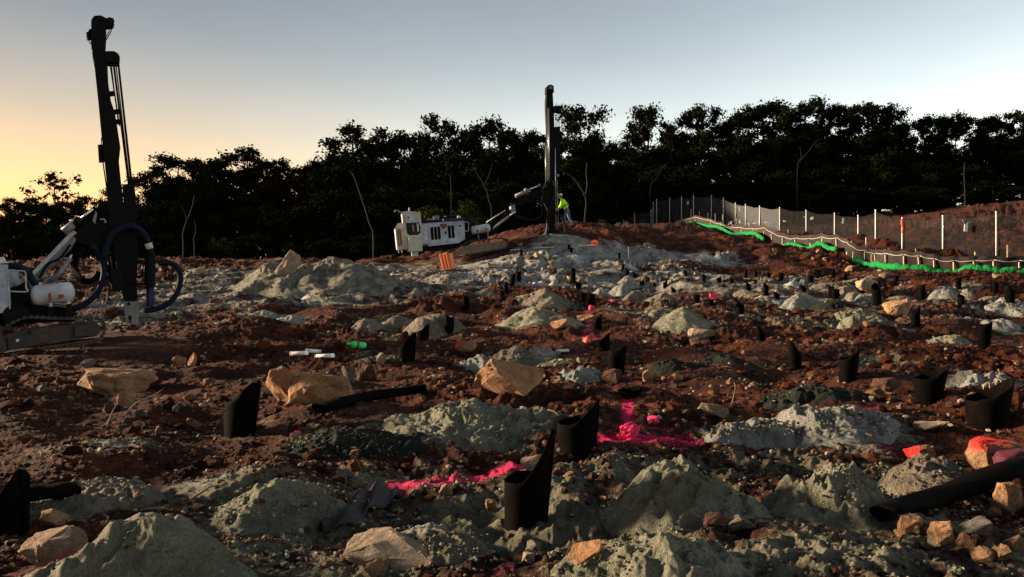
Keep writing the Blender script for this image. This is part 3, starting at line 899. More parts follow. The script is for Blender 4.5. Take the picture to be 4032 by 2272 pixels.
# ------------------------------------------------------------------ trees
def leaf_cloud(rng, centers, radii, per, size, droop=0.3):
    """many small leaf-sized diamond faces around clump centres"""
    C, V = [], []
    for c, r in zip(centers, radii):
        n = max(6, int(per * (r ** 2)))
        d = rng.normal(size=(n, 3)); d /= np.linalg.norm(d, axis=1)[:, None] + 1e-9
        rr = r * np.minimum(np.abs(rng.normal(size=n)) * 0.66, 1.35)
        p = np.array(c)[None] + d * rr[:, None] * np.array([1, 1, 0.72])
        C.append(p)
    C = np.concatenate(C)
    n = len(C)
    nrm = rng.normal(size=(n, 3)); nrm /= np.linalg.norm(nrm, axis=1)[:, None]
    u = np.cross(nrm, rng.normal(size=(n, 3))); u /= np.linalg.norm(u, axis=1)[:, None] + 1e-9
    v = np.cross(nrm, u)
    s = size * (0.55 + 0.9 * rng.random(n))[:, None]
    a = C + u * s; b = C + v * s * 0.55 + nrm * s * 0.15; c2 = C - u * s; d2 = C - v * s * 0.55 + nrm * s * 0.15
    verts = np.stack([a, b, c2, d2], 1).reshape(-1, 3)
    faces = np.arange(n * 4).reshape(-1, 4)
    return verts, faces

def tree_proto(seed, H=14.0, W=5.0, crown_base=0.3, dens=1.0, lean=0.0, gaps=0.0, leaf=0.155, kind='leaf', fork=False, bark='bark_dark'):
    rng = np.random.default_rng(seed)
    rnd = random.Random(seed)
    mb = MB()
    # trunk
    n = 9
    tp = []
    for i in range(n):
        t = i / (n - 1)
        tp.append(Vector((lean * t * t * H + 0.25 * math.sin(t * 5 + seed) * t, 0.2 * math.sin(t * 4 + seed * 2) * t, H * 0.86 * t)))
    r0 = 0.016 * H
    mb.tube(tp, [r0 * (1 - 0.85 * i / (n - 1)) + 0.02 for i in range(n)], 7)
    centers, radii = [], []
    nb = 15
    for i in range(nb):
        t = crown_base + (0.97 - crown_base) * (i + 0.5 * rnd.random()) / nb
        k = min(int(t * (n - 1)), n - 2)
        f = t * (n - 1) - k
        p = tp[k].lerp(tp[k + 1], f) if t < 1 else tp[-1]
        prof = math.sin(math.pi * min(1, max(0.08, (t - crown_base) / (1.02 - crown_base))) ** 0.75)
        a = i * 2.4 + rnd.random() * 0.9
        L = W * 0.5 * (0.35 + 0.75 * prof) * (0.75 + 0.5 * rnd.random())
        up = 0.35 + 0.5 * t
        e = p + Vector((math.cos(a) * L, math.sin(a) * L, L * up))
        mid = p.lerp(e, 0.5) + Vector((0, 0, -0.08 * L))
        mb.tube([p, mid, e], [r0 * 0.35 * (1.1 - t * 0.6), r0 * 0.22 * (1.1 - t * 0.6), 0.02], 5)
        for q, rs in ((0.55, 0.6), (0.8, 0.75), (1.0, 0.85)):
            if rnd.random() < gaps:
                continue
            c = p.lerp(e, q) + Vector((rnd.uniform(-.35, .35), rnd.uniform(-.35, .35), rnd.uniform(-.2, .3)))
            centers.append(c); radii.append(W * 0.17 * rs * (0.75 + 0.6 * rnd.random()))
        # side twigs
        for q in range(2):
            b0 = p.lerp(e, 0.5 + 0.3 * q)
            tw = b0 + Vector((rnd.uniform(-1, 1), rnd.uniform(-1, 1), rnd.uniform(0.0, 1.0))) * W * 0.16
            mb.tube([b0, b0.lerp(tw, 0.5) + Vector((0, 0, 0.05)), tw], [r0 * 0.12, r0 * 0.09, 0.012], 4)
            if rnd.random() > gaps:
                centers.append(tw); radii.append(W * 0.11 * (0.7 + 0.7 * rnd.random()))
    for q in range(5):
        centers.append(tp[-1] + Vector((rnd.uniform(-1, 1), rnd.uniform(-1, 1), rnd.uniform(0.1, 1.2))) * W * 0.12); radii.append(W * 0.10 * (0.8 + 0.5 * rnd.random()))
    v, f = leaf_cloud(rng, centers, radii, 290 * dens, leaf)
    top = float(v[:, 2].max())
    tm = mb.mesh('trunk', M[bark])
    cm = np_mesh('crown', v, f, M[kind], smooth=False)
    return tm, cm, top

PROTO = {
    'full':   tree_proto(1, 14, 5.6, 0.30, 1.15),
    'round':  tree_proto(2, 13, 6.2, 0.36, 1.1, 0.02),
    'open':   tree_proto(3, 15, 6.0, 0.45, 0.75, -0.02, 0.28),
    'tall':   tree_proto(4, 16, 4.6, 0.42, 0.9, 0.01, 0.12),
    'lacy':   tree_proto(5, 14, 6.0, 0.38, 0.55, 0.02, 0.35, 0.15),
    'dense':  tree_proto(6, 13, 6.6, 0.14, 1.35),
    'bushy':  tree_proto(7, 11, 6.8, 0.06, 1.45, 0, 0, 0.16),
    'brown':  tree_proto(8, 13, 5.8, 0.22, 1.2, 0, 0.05, 0.145, 'leaf_brown'),
    'sprig':  tree_proto(9, 9, 3.6, 0.40, 0.55, 0.03, 0.3, 0.14, 'leaf_brown'),
    'green':  tree_proto(10, 8, 6.2, 0.10, 0.9, 0, 0.15, 0.145, 'leaf_green'),
    'pale_trunk': tree_proto(11, 14, 5.0, 0.52, 0.9, 0.03, 0.1, 0.145, 'leaf', bark='bark'),
}
def tree(px, py_top, d, kind, label, group, width=1.0, name='tree', rot=None):
    tm, cm, top = PROTO[kind]
    if px > 2380:
        d += 20
    x = (px - 2016.0) / FPX * d
    zt = EYE - (py_top - HOR) / FPX * d
    zg = float(base_h(np.array([x]), np.array([d]))[0]) - 0.15
    s = max(0.15, (zt - zg) / top)
    o = empty(name, (x, d, zg), (0, 0, rot if rot is not None else (px * 0.37) % 6.283))
    o.scale = (s * width, s * width, s)
    link_mesh('trunk', tm, o)
    link_mesh('crown', cm, o)
    return tag(o, label, 'tree', group)

G1, G2, G3 = 'tall trees along the skyline', 'dark trees filling the wood behind', 'undergrowth trees at the edge of the wood'
SKY_TREES = [
    (35, 772, 78, 'brown', 1.0, 'low brownish tree at the far left edge against the orange sky'),
    (228, 672, 80, 'sprig', 0.95, 'small lacy tree standing alone above the left treetops in orange light'),
    (120, 770, 84, 'brown', 1.0, 'low brownish treetop just left of the lone lacy tree'),
    (335, 765, 84, 'brown', 1.0, 'low brownish treetop between the lone lacy tree and the near mast'),
    (445, 742, 86, 'lacy', 1.0, 'small treetop partly behind the near drill mast'),
    (575, 668, 80, 'lacy', 1.0, 'see-through tree directly right of the near drill mast'),
    (700, 598, 84, 'open', 1.25, 'broad open-crowned tree with orange gaps right of the near mast'),
    (830, 612, 82, 'round', 0.95, 'rounded tree right next to the broad open-crowned one'),
    (965, 570, 84, 'lacy', 1.05, 'jagged lacy tree with white sky specks in the left half'),
    (1055, 602, 86, 'open', 0.9, 'small-topped tree right of the jagged lacy tree'),
    (1140, 648, 80, 'brown', 0.9, 'lower brownish tree in the dip left of the tall dark crown'),
    (1215, 632, 84, 'full', 0.8, 'low dark tree next to the tall clumped crown'),
    (1380, 482, 84, 'tall', 1.35, 'tall clumped dark crown left of centre, rising above its neighbours'),
    (1300, 600, 82, 'dense', 0.8, 'dark tree leaning on the left side of the tall clumped crown'),
    (1490, 540, 84, 'full', 0.9, 'flat dark treetop right of the tall clumped crown'),
    (1585, 515, 86, 'full', 1.0, 'dark tree with an even top left of the spiky one'),
    (1735, 450, 86, 'lacy', 0.95, 'spiky-topped lacy tree above the far drill rig body'),
    (1665, 520, 82, 'open', 0.8, 'small open crown just left of the spiky-topped tree'),
    (1830, 505, 84, 'full', 0.8, 'dark crown in the dip between the spiky and the white-speckled trees'),
    (1925, 455, 86, 'open', 0.95, 'tree with white sky showing through its top, left of the far mast'),
    (2010, 505, 84, 'full', 0.8, 'dark rounded treetop left of the far mast'),
    (2095, 500, 84, 'dense', 0.75, 'dark treetop just left behind the far mast'),
    (2275, 402, 86, 'lacy', 1.05, 'see-through tree right of the far mast, tallest near it'),
    (2330, 520, 84, 'dense', 0.7, 'dark solid crown under the see-through tree by the far mast'),
    (2210, 520, 84, 'full', 0.6, 'narrow dark crown hidden behind the far mast'),
    (2550, 415, 86, 'full', 0.95, 'tall pointed dark tree right of the bright notch in the skyline'),
    (2470, 540, 86, 'lacy', 0.7, 'thin lower crown at the right side of the bright notch'),
    (2740, 410, 86, 'full', 0.85, 'steep pointed tree, second right of the bright notch'),
    (2650, 500, 82, 'dense', 0.7, 'dark crown between the two pointed trees'),
    (2860, 460, 84, 'full', 0.7, 'small rounded treetop left of the biggest crown'),
    (3000, 398, 84, 'round', 1.1, 'left half of the biggest clumped crowns on the right skyline'),
    (3150, 375, 86, 'open', 1.15, 'highest crown on the right skyline with white gaps beneath'),
    (3310, 395, 84, 'full', 0.9, 'dark crown right of the highest one'),
    (3430, 390, 84, 'round', 0.95, 'rounded crown before the skyline drops on the right'),
    (3540, 472, 84, 'full', 0.6, 'low crown in the dip on the right skyline'),
    (3640, 450, 82, 'full', 0.9, 'even dark crown right of the dip'),
    (3760, 432, 84, 'dense', 0.85, 'dark crown in the flat stretch of skyline on the right'),
    (3880, 448, 82, 'full', 0.9, 'dark crown second from the right edge'),
    (4025, 425, 82, 'round', 0.95, 'dark crown cut by the right edge of the view'),
    (4190, 440, 84, 'dense', 0.9, 'dark crown just beyond the right edge'),
    (-120, 770, 80, 'brown', 1.0, 'brownish tree just beyond the left edge'),
]
for px, py, d, k, w, lab in SKY_TREES:
    tree(px, py, d, k, lab, G1, w)
_rt = random.Random(77)
_sky_x = sorted((t[0], t[1]) for t in SKY_TREES if t[3] not in ('sprig',))
def skyline(px):
    return float(np.interp(px, [a for a, b in _sky_x], [b for a, b in _sky_x]))
def whereabouts(px):
    for lim, w in ((130, 'at the far left edge'), (400, 'left of the near mast'), (700, 'just right of the near mast'), (1000, 'left of the standing stone'), (1300, 'above the spoil pile'),
                   (1540, 'left of the far rig cab'), (1800, 'above the far rig body'), (2120, 'above the far boom'), (2400, 'right of the far mast'), (2700, 'behind the left end of the fence'),
                   (3000, 'behind the left half of the fence'), (3300, 'behind the middle of the fence'), (3600, 'behind the orange ribbon post'), (3850, 'above the largest fence notice'), (99999, 'at the far right edge')):
        if px < lim:
            return w
for i in range(34):                                    # the wood behind, lower than the skyline
    px = -250 + i * 136 + _rt.uniform(-40, 40)
    top = skyline(px) + 90 + _rt.uniform(0, 70)
    tree(px, top, 92 + _rt.uniform(-2, 6), _rt.choice(['dense', 'full', 'bushy', 'dense']), 'dark tree deep in the wood ' + whereabouts(px), G2, _rt.uniform(0.95, 1.25))
for i in range(52):                                    # the edge of the wood
    px = -250 + i * 90 + _rt.uniform(-40, 40)
    top = 0.45 * skyline(px) + 0.55 * (1000 if px < 2300 else 890) + _rt.uniform(-70, 30)
    tree(px, top, 74 + _rt.uniform(-3, 3), _rt.choice(['bushy', 'dense', 'bushy']), 'low bushy dark tree at the wood edge ' + whereabouts(px), G3, _rt.uniform(1.1, 1.5))
for i in range(46):
    px = -250 + i * 100 + _rt.uniform(-40, 40)
    top = 0.72 * skyline(px) + 0.28 * (1000 if px < 2300 else 890) + _rt.uniform(-50, 30)
    tree(px, top, 80 + _rt.uniform(-2, 3), _rt.choice(['dense', 'full', 'brown', 'bushy']), 'mid-height dark tree in the wood ' + whereabouts(px), 'mid-height trees in the wood', _rt.uniform(1.1, 1.4))
for i in range(26):
    px = 2400 + i * 72 + _rt.uniform(-20, 20)
    tree(px, 735 + _rt.uniform(-40, 40), (80 if px < 3150 else 56) + _rt.uniform(-3, 3), 'bushy', 'dense dark bush ' + whereabouts(px), 'dense bushes behind the fence', _rt.uniform(1.9, 2.4))
for i in range(16):
    px = -150 + i * 108 + _rt.uniform(-20, 20)
    tree(px, 950 + _rt.uniform(-40, 20), 66 + _rt.uniform(-2, 2), 'bushy', 'dense dark bush at the foot of the wood ' + whereabouts(px), 'dense bushes at the left wood edge', _rt.uniform(1.5, 1.9))
tree(1690, 800, 62, 'green', 'leafy green tree directly behind the far drill rig cab', G3, 1.1)
tree(1810, 860, 63, 'green', 'leafy green bush behind the far drill rig engine body', G3, 1.3)
tree(1850, 780, 64, 'green', 'taller leafy green tree between the far rig and its mast', G3, 0.7)
tree(2370, 860, 66, 'green', 'green bush right of the bare forked trunk', G3, 0.9)
tree(880, 930, 66, 'green', 'dim green bush at the wood edge left of the standing stone', G3, 0.9)

# bare trunks that catch some light at the edge of the wood
def bare_trunk(paths, d, label, r=0.12, low=True):
    base = P(paths[0][0][0], paths[0][0][1], d)
    o = empty('bare_tree', base)
    zg = float(base_h(np.array([base.x]), np.array([d]))[0])
    mb = MB()
    first = True
    for k, pa in enumerate(paths):
        pts = [P(a, b, d + 0.6 * k * ((-1) ** k) * (i / max(1, len(pa) - 1))) - base for i, (a, b) in enumerate(pa)]
        if first and base.z > zg and low:
            pts = [Vector((0, 0, zg - base.z - 0.1))] + pts
        pts = smooth_path(pts, 5)
        n = len(pts)
        mb.tube(pts, [0.55 * (r if first else r * 0.6) * (1 - 0.6 * i / n) for i in range(n)], 7)
        first = False
        if k == 0:
            mb.build('trunk', M['bark'], o); mb = MB()
        else:
            mb.build('limb', M['bark'], o); mb = MB()
    return tag(o, label, 'tree', 'pale bare trunks at the edge of the wood')
bare_trunk([[(2300, 895), (2303, 860), (2308, 800), (2303, 772)], [(2303, 772), (2290, 745), (2262, 705), (2235, 682), (2205, 668)], [(2303, 772), (2312, 730), (2308, 680), (2312, 640)]], 56, 'bare forked trunk standing right of the worker', 0.16)
bare_trunk([[(1470, 925), (1455, 880), (1440, 830), (1420, 770), (1395, 700), (1385, 680)]], 60, 'slender leaning pale trunk left of the far drill rig', 0.12)
bare_trunk([[(722, 960), (720, 920), (735, 870), (755, 820), (765, 770)], [(735, 870), (728, 840), (716, 815)]], 62, 'curving pale trunk in the wood left of the standing stone', 0.10)
bare_trunk([[(765, 960), (762, 940), (772, 910), (766, 870)]], 62, 'short pale trunk beside the curving one', 0.07)
bare_trunk([[(3140, 665), (3155, 620), (3150, 580)], [(3145, 640), (3180, 600), (3215, 555), (3245, 550)]], 72, 'pale forked limb high in the right wood', 0.07)
bare_trunk([[(2560, 745), (2585, 700), (2605, 665), (2630, 640)]], 72, 'pale slanting limb in the wood above the fence', 0.05)
bare_trunk([[(3800, 785), (3798, 730), (3796, 680), (3798, 640)]], 68, 'pale straight trunk behind the fence near the right edge', 0.11)
bare_trunk([[(1935, 830), (1925, 790), (1915, 750), (1890, 700), (1865, 660)], [(1905, 730), (1925, 690), (1940, 640)]], 66, 'pale leaning trunks behind the far boom', 0.08)
bare_trunk([[(1775, 710), (1755, 690), (1760, 660), (1750, 620)], [(1757, 680), (1740, 672)]], 66, 'short crooked pale limb above the far rig body', 0.05)
# ------------------------------------------------------------------ stones
def hull_rock(seed, size, npts=14, disp=0.05, sub=2, square=0.6, bev=0.06):
    """an angular boulder, built around its base centre; size = (sx, sy, sz)"""
    rnd = random.Random(seed)
    bm = bmesh.new()
    for i in range(npts):
        v = Vector((rnd.uniform(-1, 1), rnd.uniform(-1, 1), rnd.uniform(-1, 1)))
        v = v.normalized() * (square * 1.15 + (1 - square) * rnd.uniform(0.6, 1.0))
        v = Vector([max(-1, min(1, c * 1.15)) for c in v])
        bm.verts.new(v)
    r = bmesh.ops.convex_hull(bm, input=bm.verts)
    bmesh.ops.delete(bm, geom=[g for g in r['geom_interior'] if isinstance(g, bmesh.types.BMVert)], context='VERTS')
    if bev > 0:
        bmesh.ops.bevel(bm, geom=bm.edges[:], offset=bev, segments=1, profile=0.6, affect='EDGES', clamp_overlap=True)
    bmesh.ops.triangulate(bm, faces=bm.faces[:])
    if sub:
        bmesh.ops.subdivide_edges(bm, edges=bm.edges[:], cuts=sub, use_grid_fill=True)
        bmesh.ops.triangulate(bm, faces=bm.faces[:])
    bm.normal_update()
    off = Vector((seed * 3.17, seed * 1.31, seed * 0.77))
    for v in bm.verts:
        n = mnoise.fractal(v.co * 3.4 + off, 0.8, 2.1, 5)
        n2 = abs(mnoise.noise(v.co * 1.6 + off * 2))
        st = math.sin((v.co.z * 1.2 + v.co.x * 0.5) * 9 + 3 * mnoise.noise(v.co + off)) * 0.25
        v.co += v.normal * (n * disp * 1.3 - n2 * disp * 2.2 + st * disp)
    xs = [v.co for v in bm.verts]
    lo = [min(c[i] for c in xs) for i in range(3)]; hi = [max(c[i] for c in xs) for i in range(3)]
    for v in bm.verts:
        v.co = Vector([((v.co[i] - lo[i]) / (hi[i] - lo[i]) - (0.5 if i < 2 else 0.0)) * size[i] for i in range(3)])
    bmesh.ops.recalc_face_normals(bm, faces=bm.faces[:])
    me = bpy.data.meshes.new('rock')
    bm.to_mesh(me)
    bm.free()
    return me

def rock(px, yb, w, h, kind, label, seed, depth=0.8, npts=14, tilt=0.0, paint=None, sink=0.24, name='boulder', sub=3, sq=0.6, cat='rock', pos=None, lift=0.0):
    x, y, z = spot(px, yb) if pos is None else pos
    s = y / FPX
    W, Hh = w * s, h * s * (1 + sink)
    D = W * depth
    me = hull_rock(seed, (W, D, Hh), npts, 0.05, sub, sq)
    me.materials.append(M[kind])
    if paint is not None:
        co = np.empty(len(me.vertices) * 3, dtype=np.float32); me.vertices.foreach_get('co', co); co = co.reshape(-1, 3)
        nx = co[:, 0] / W; nz = co[:, 2] / Hh
        val = {'top': (nz - 0.72) * 2.2 + 0.4, 'left': (-nx - 0.05 + (nz - 0.6) * 0.8) * 2.2 + 0.1, 'all': np.full(len(co), 0.95), 'topleft': (nz - 0.70 - nx * 0.6) * 2.2 + 0.12,
               'low': (0.40 - nz + nx * 0.5) * 2.2 + 0.2}[paint]
        at = me.attributes.new('paint', 'FLOAT', 'POINT')
        at.data.foreach_set('value', np.clip(val, 0, 1).astype(np.float32))
    o = link_mesh(name, me, None, (x, y + D * 0.35, min(z, surf_z(x, y + D * 0.35)) - h * s * sink + lift))
    o.rotation_euler = (0, tilt, 0)
    return tag(o, label, cat)

rock(415, 1560, 345, 112, 'rock_tan', 'large pale flat-topped boulder on the rubble left of the nearest left tube', 3, 0.7, 16, 0.03)
rock(490, 1605, 85, 75, 'rock_tan', 'small angular stone below the large pale flat-topped boulder', 8, 0.7, 12, name='stone')
rock(1158, 1582, 190, 150, 'rock_orange', 'pale orange upright slab of the boulder pair left of the lying tube', 21, 0.5, 10, -0.35, name='boulder')
rock(1250, 1585, 270, 112, 'rock_orange', 'rough orange boulder leaning against the pale orange slab', 15, 0.7, 15)
rock(2005, 1545, 285, 128, 'rock_orange', 'largest orange boulder in the middle of the field', 12, 0.75, 18, -0.05)
rock(1092, 1088, 78, 128, 'rock_pale', 'tall standing stone leaning right on the grey spoil pile', 5, 0.6, 18, 0.46, sink=0.2, lift=-0.16)
rock(3425, 1147, 90, 52, 'rock_pale', 'cream coloured boulder below the fence beside a black tube', 31, 0.8, 14)
rock(3548, 1242, 105, 62, 'rock_tan', 'rounded tan boulder with bright pink paint on top', 32, 0.8, 22, sq=0.3)
rock(3565, 1190, 36, 14, 'rock_pink', 'bright pink painted stone lying on the rounded tan boulder', 33, 0.8, 12, paint='all', name='stone', sub=1, lift=0.0)
rock(3655, 1762, 115, 92, 'rock_red', 'tan rock with red sprayed left face near the tubes on the right', 34, 0.8, 12, -0.2, paint='left')
rock(3945, 1850, 210, 112, 'rock_red', 'pale boulder with a red sprayed top at the right edge', 135, 0.7, 18, -0.2, paint='top')
rock(4000, 2015, 130, 115, 'rock_tan', 'tan boulder at the right edge under the lying tube', 36, 0.8, 14)
rock(3600, 2108, 108, 75, 'rock_tan', 'blocky tan stone below the lower end of the lying tube', 37, 0.8, 14, name='stone')
rock(3715, 2145, 112, 85, 'rock_tan', 'rounded tan stone right of the blocky tan one', 38, 0.8, 18, name='stone', sq=0.3)
rock(3862, 2118, 175, 62, 'rock_grey', 'long grey stone in the bottom right rubble', 39, 0.6, 14, name='stone')
rock(3790, 2160, 60, 60, 'rock_brown', 'dark brown stone in front of the long grey one', 40, 0.8, 12, 0.5, name='stone')
rock(2290, 2210, 128, 90, 'rock_orange', 'orange stone with a pale right side at the bottom centre', 41, 0.8, 12, 0.25, name='stone')
rock(1478, 2208, 95, 62, 'rock_orange', 'orange stone in front of the dusty slab at the bottom', 42, 0.8, 12, name='stone')
rock(1755, 1948, 56, 44, 'rock_tan', 'small tan stone between the pink line and the nearest tube', 43, 0.8, 12, name='stone')
rock(1930, 2015, 45, 46, 'rock_orange', 'small orange stone touching the left of the nearest tube', 44, 0.8, 12, name='stone')
rock(2095, 1802, 95, 52, 'rock_pink', 'pinkish stone behind the tip of the nearest tube', 45, 0.8, 13, paint='low', name='stone')
rock(2482, 1725, 80, 64, 'rock_pink', 'fully pink sprayed stone in the middle of the pink patch', 46, 0.8, 14, paint='all', name='stone')
rock(2572, 1672, 50, 30, 'rock_pink', 'small pink stone at the right of the pink patch', 47, 0.8, 12, paint='all', name='stone', sub=1)
rock(2770, 1338, 112, 48, 'rock_pale', 'pale flat-topped rock in front of the tall green-grey cone', 48, 0.8, 12, -0.08)
rock(2762, 1362, 82, 32, 'rock_brown', 'brown stone under the pale flat-topped rock', 49, 0.8, 14, name='stone')
rock(178, 2225, 235, 118, 'rock_pink', 'pale boulder with a pink streak in the bottom left corner', 50, 0.8, 16, paint='low')
rock(180, 2078, 120, 55, 'rock_tan', 'low tan stone below the lying tube at the left edge', 51, 0.8, 14, name='stone')
rock(2168, 1063, 34, 27, 'rock_tan', 'round pale stone on the slope below the far mast', 52, 0.9, 30, sq=0.1, name='stone')
rock(1838, 1386, 95, 46, 'rock_red', 'flat rock sprayed red in the middle of the left field', 53, 0.7, 12, -0.25, paint='topleft')
rock(1530, 2178, 390, 85, 'rock_pale', 'wide dusty slab half buried at the bottom centre', 54, 0.7, 16, 0.12, sink=0.35)
rock(1435, 1498, 90, 72, 'rock_brown', 'dark brown rock right of the orange boulder pair', 55, 0.8, 13)
rock(1370, 1500, 60, 62, 'rock_grey', 'grey-brown rock touching the dark brown one', 56, 0.8, 12, name='stone')
rock(748, 1445, 36, 58, 'rock_tan', 'slender upright tan stone at the left below the track', 57, 0.6, 10, 0.1, name='stone')
rock(2205, 1296, 88, 40, 'rock_tan', 'pinkish tan slab left of the mid-field tube', 58, 0.7, 12, 0.2, name='stone')
rock(2310, 1263, 78, 26, 'rock_tan', 'low tan slab behind the mid-field tube', 59, 0.7, 12, name='stone')
rock(2552, 1502, 46, 44, 'rock_tan', 'pointed tan stone right of the tilted short tube', 60, 0.8, 10, name='stone')
rock(2665, 1503, 60, 28, 'rock_orange', 'low orange stone second right of the tilted short tube', 61, 0.8, 12, name='stone')
rock(2810, 1642, 118, 52, 'rock_pale', 'pale flat stone right of the pink patch', 62, 0.8, 13, name='stone')
rock(3066, 1632, 58, 34, 'rock_pale', 'rounded pale stone left of the pale crumbly mound', 63, 0.8, 18, sq=0.3, name='stone')
rock(3680, 1695, 118, 46, 'rock_pale', 'low pale stone behind the red sprayed rock', 64, 0.8, 16, sq=0.3, name='stone')
rock(2922, 2102, 108, 56, 'rock_grey', 'greyish stone at the foot of the big dust mounds', 65, 0.8, 12, name='stone')
rock(2826, 2072, 105, 46, 'rock_brown', 'brown stone left of the greyish one at the foot of the mounds', 66, 0.8, 14, name='stone')
rock(3505, 1542, 118, 50, 'rock_brown', 'brown rock left of the slanted tube on the right', 67, 0.8, 13, name='stone')
rock(2405, 1500, 90, 52, 'rock_brown', 'brown rock at the foot of the double tube', 68, 0.8, 13, name='stone')
rock(2100, 2115, 70, 60, 'rock_grey', 'grey dusty stone in front of the nearest tube', 69, 0.9, 16, sq=0.3, name='stone')
rock(2080, 2195, 52, 34, 'rock_pale', 'pale stone at the bottom, left of the orange stone', 70, 0.9, 16, sq=0.3, name='stone')
rock(1160, 1730, 40, 32, 'rock_pink', 'small red-sprayed stone right of the left tube', 71, 0.9, 16, sq=0.3, paint='top', name='stone')
rock(2330, 1222, 24, 20, 'rock_pink', 'pink sprayed stone at the foot of a tube mid-field', 72, 0.9, 14, paint='all', name='stone', sub=1)
rock(2812, 1172, 36, 17, 'rock_pink', 'pink rock left of the right-hand small tubes', 73, 0.8, 12, paint='all', name='stone', sub=1)
rock(2408, 1190, 40, 18, 'rock_pink', 'pink rock between the mid-field mounds', 74, 0.8, 12, 0.4, paint='all', name='stone', sub=1)
rock(2315, 1350, 42, 24, 'rock_pink', 'stone with pink paint left of the joined tubes', 75, 0.8, 12, paint='top', name='stone', sub=1)
rock(3870, 1350, 30, 18, 'rock_tan', 'small tan stone left of the tall tube near the right edge', 76, 0.8, 16, sq=0.3, name='stone', sub=1)
rock(3482, 1090, 34, 18, 'rock_tan', 'tan stone touching the green sock at its bend', 77, 0.8, 16, sq=0.3, name='stone', sub=1)
rock(3930, 1090, 34, 14, 'rock_pale', 'pale stone against the green sock at the right', 78, 0.8, 12, name='stone', sub=1)

# ---- countable smaller stones in loose groups
SMALL = [hull_rock(200 + i, (1, 0.8 + 0.05 * (i % 4), 0.55 + 0.07 * (i % 5)), 12 + i % 5, 0.05, 1, 0.3 + 0.1 * (i % 5), 0.05) for i in range(12)]
_smesh = {}
def small_mesh(i, kind):
    k = (i % len(SMALL), kind)
    if k not in _smesh:
        me = SMALL[k[0]].copy(); me.materials.clear(); me.materials.append(M[kind])
        me.name = 'stone'
        _smesh[k] = me
    return _smesh[k]
_rs = random.Random(5)
_SI = 0
FRAG = MB(); FRAG_M = []
def stones(n, box, size, kinds, label, group, loose=False):
    global _SI
    x0, y0, x1, y1 = box
    for i in range(n):
        px, py = _rs.uniform(x0, x1), _rs.uniform(y0, y1)
        x, y, z = spot(px, py)
        w = _rs.uniform(*size) * (0.6 + 0.8 * _rs.random() ** 2) / FPX * y
        kd = _rs.choice(kinds)
        if loose:                      # too many and too small to count: one mass
            rm = Matrix.Rotation(_rs.uniform(0, 6.28), 3, 'Z') @ Matrix.Rotation(_rs.uniform(-.35, .35), 3, 'X')
            sm_ = SMALL[_SI % len(SMALL)]; _SI += 1
            sc_ = (w, w * _rs.uniform(0.7, 1.1), w * _rs.uniform(0.7, 1.2))
            FRAG.add([rm @ Vector([c * s_ for c, s_ in zip(v.co, sc_)]) + Vector((x, y, z - w * 0.13)) for v in sm_.vertices], [tuple(q.vertices) for q in sm_.polygons])
            FRAG_M.extend([kd] * len(sm_.polygons))
            continue
        o = link_mesh('stone', small_mesh(_SI, kd), None, (x, y, z - w * 0.13))
        _SI += 1
        o.scale = (w, w * _rs.uniform(0.7, 1.1), w * _rs.uniform(0.7, 1.2))
        o.rotation_euler = (_rs.uniform(-.35, .35), _rs.uniform(-.35, .35), _rs.uniform(0, 6.28))
        big = w > (size[0] + size[1]) / 2 / FPX * y * 0.85
        tag(o, ('larger ' if big else 'little ') + kd[5:] + ' ' + label, 'stone', group)
T_, O_, P_, B_, G_ = 'rock_tan', 'rock_orange', 'rock_pale', 'rock_brown', 'rock_grey'
stones(46, (0, 1410, 900, 1720), (22, 62), [B_, B_, O_, T_, B_, G_], 'stone in the soil bank around the large pale boulder', 'stones in the left soil bank')
stones(30, (3480, 2000, 4032, 2240), (30, 85), [T_, B_, G_, O_, B_], 'stone in the rubble in the bottom right corner', 'stones of the bottom right rubble')
stones(26, (3380, 1500, 4000, 1730), (18, 52), [T_, B_, P_, B_], 'stone among the tubes near the right edge', 'stones between the right tubes')
stones(24, (2560, 1480, 3100, 1720), (16, 44), [B_, T_, B_, O_], 'stone between the pink patch and the right mounds', 'stones right of the pink patch')
stones(22, (2200, 1790, 2420, 1950), (16, 42), [B_, B_, O_], 'stone right of the nearest tube', 'stones beside the nearest tube')
stones(24, (1120, 1990, 1560, 2230), (22, 60), [B_, B_, O_, T_], 'stone around the dusty slab at the bottom', 'stones at the dusty slab')
stones(30, (1350, 1380, 2400, 1540), (14, 40), [B_, T_, P_, B_, O_], 'stone between the orange boulders and the damp heaps', 'stones around the orange boulders')
stones(24, (1500, 1230, 2700, 1370), (12, 32), [B_, T_, P_], 'stone among the central dust mounds', 'stones in the central field', True)
stones(26, (2900, 1230, 4000, 1480), (12, 36), [B_, T_, B_, O_], 'stone on the brown soil right of the tall green-grey cone', 'stones in the right field')
stones(18, (560, 1050, 1050, 1180), (14, 40), [P_, P_, G_], 'rock fragment on the far left slope', 'fragments on the far left slope', True)
stones(18, (1500, 1060, 1950, 1160), (10, 30), [P_, P_, T_], 'rock fragment below the far drill rig', 'fragments below the far rig', True)
stones(46, (1880, 960, 2750, 1120), (10, 30), [P_, P_, G_, P_], 'rock fragment on the dusty slope below the far mast', 'fragments on the dusty slope', True)
stones(16, (3000, 985, 3420, 1075), (16, 46), [B_, B_, T_], 'clod or stone on the cut bank below the silt fence', 'clods on the cut bank')
stones(18, (500, 1740, 1400, 2000), (18, 46), [T_, B_, P_], 'stone on the dusty soil left of the pink line', 'stones left of the pink line')

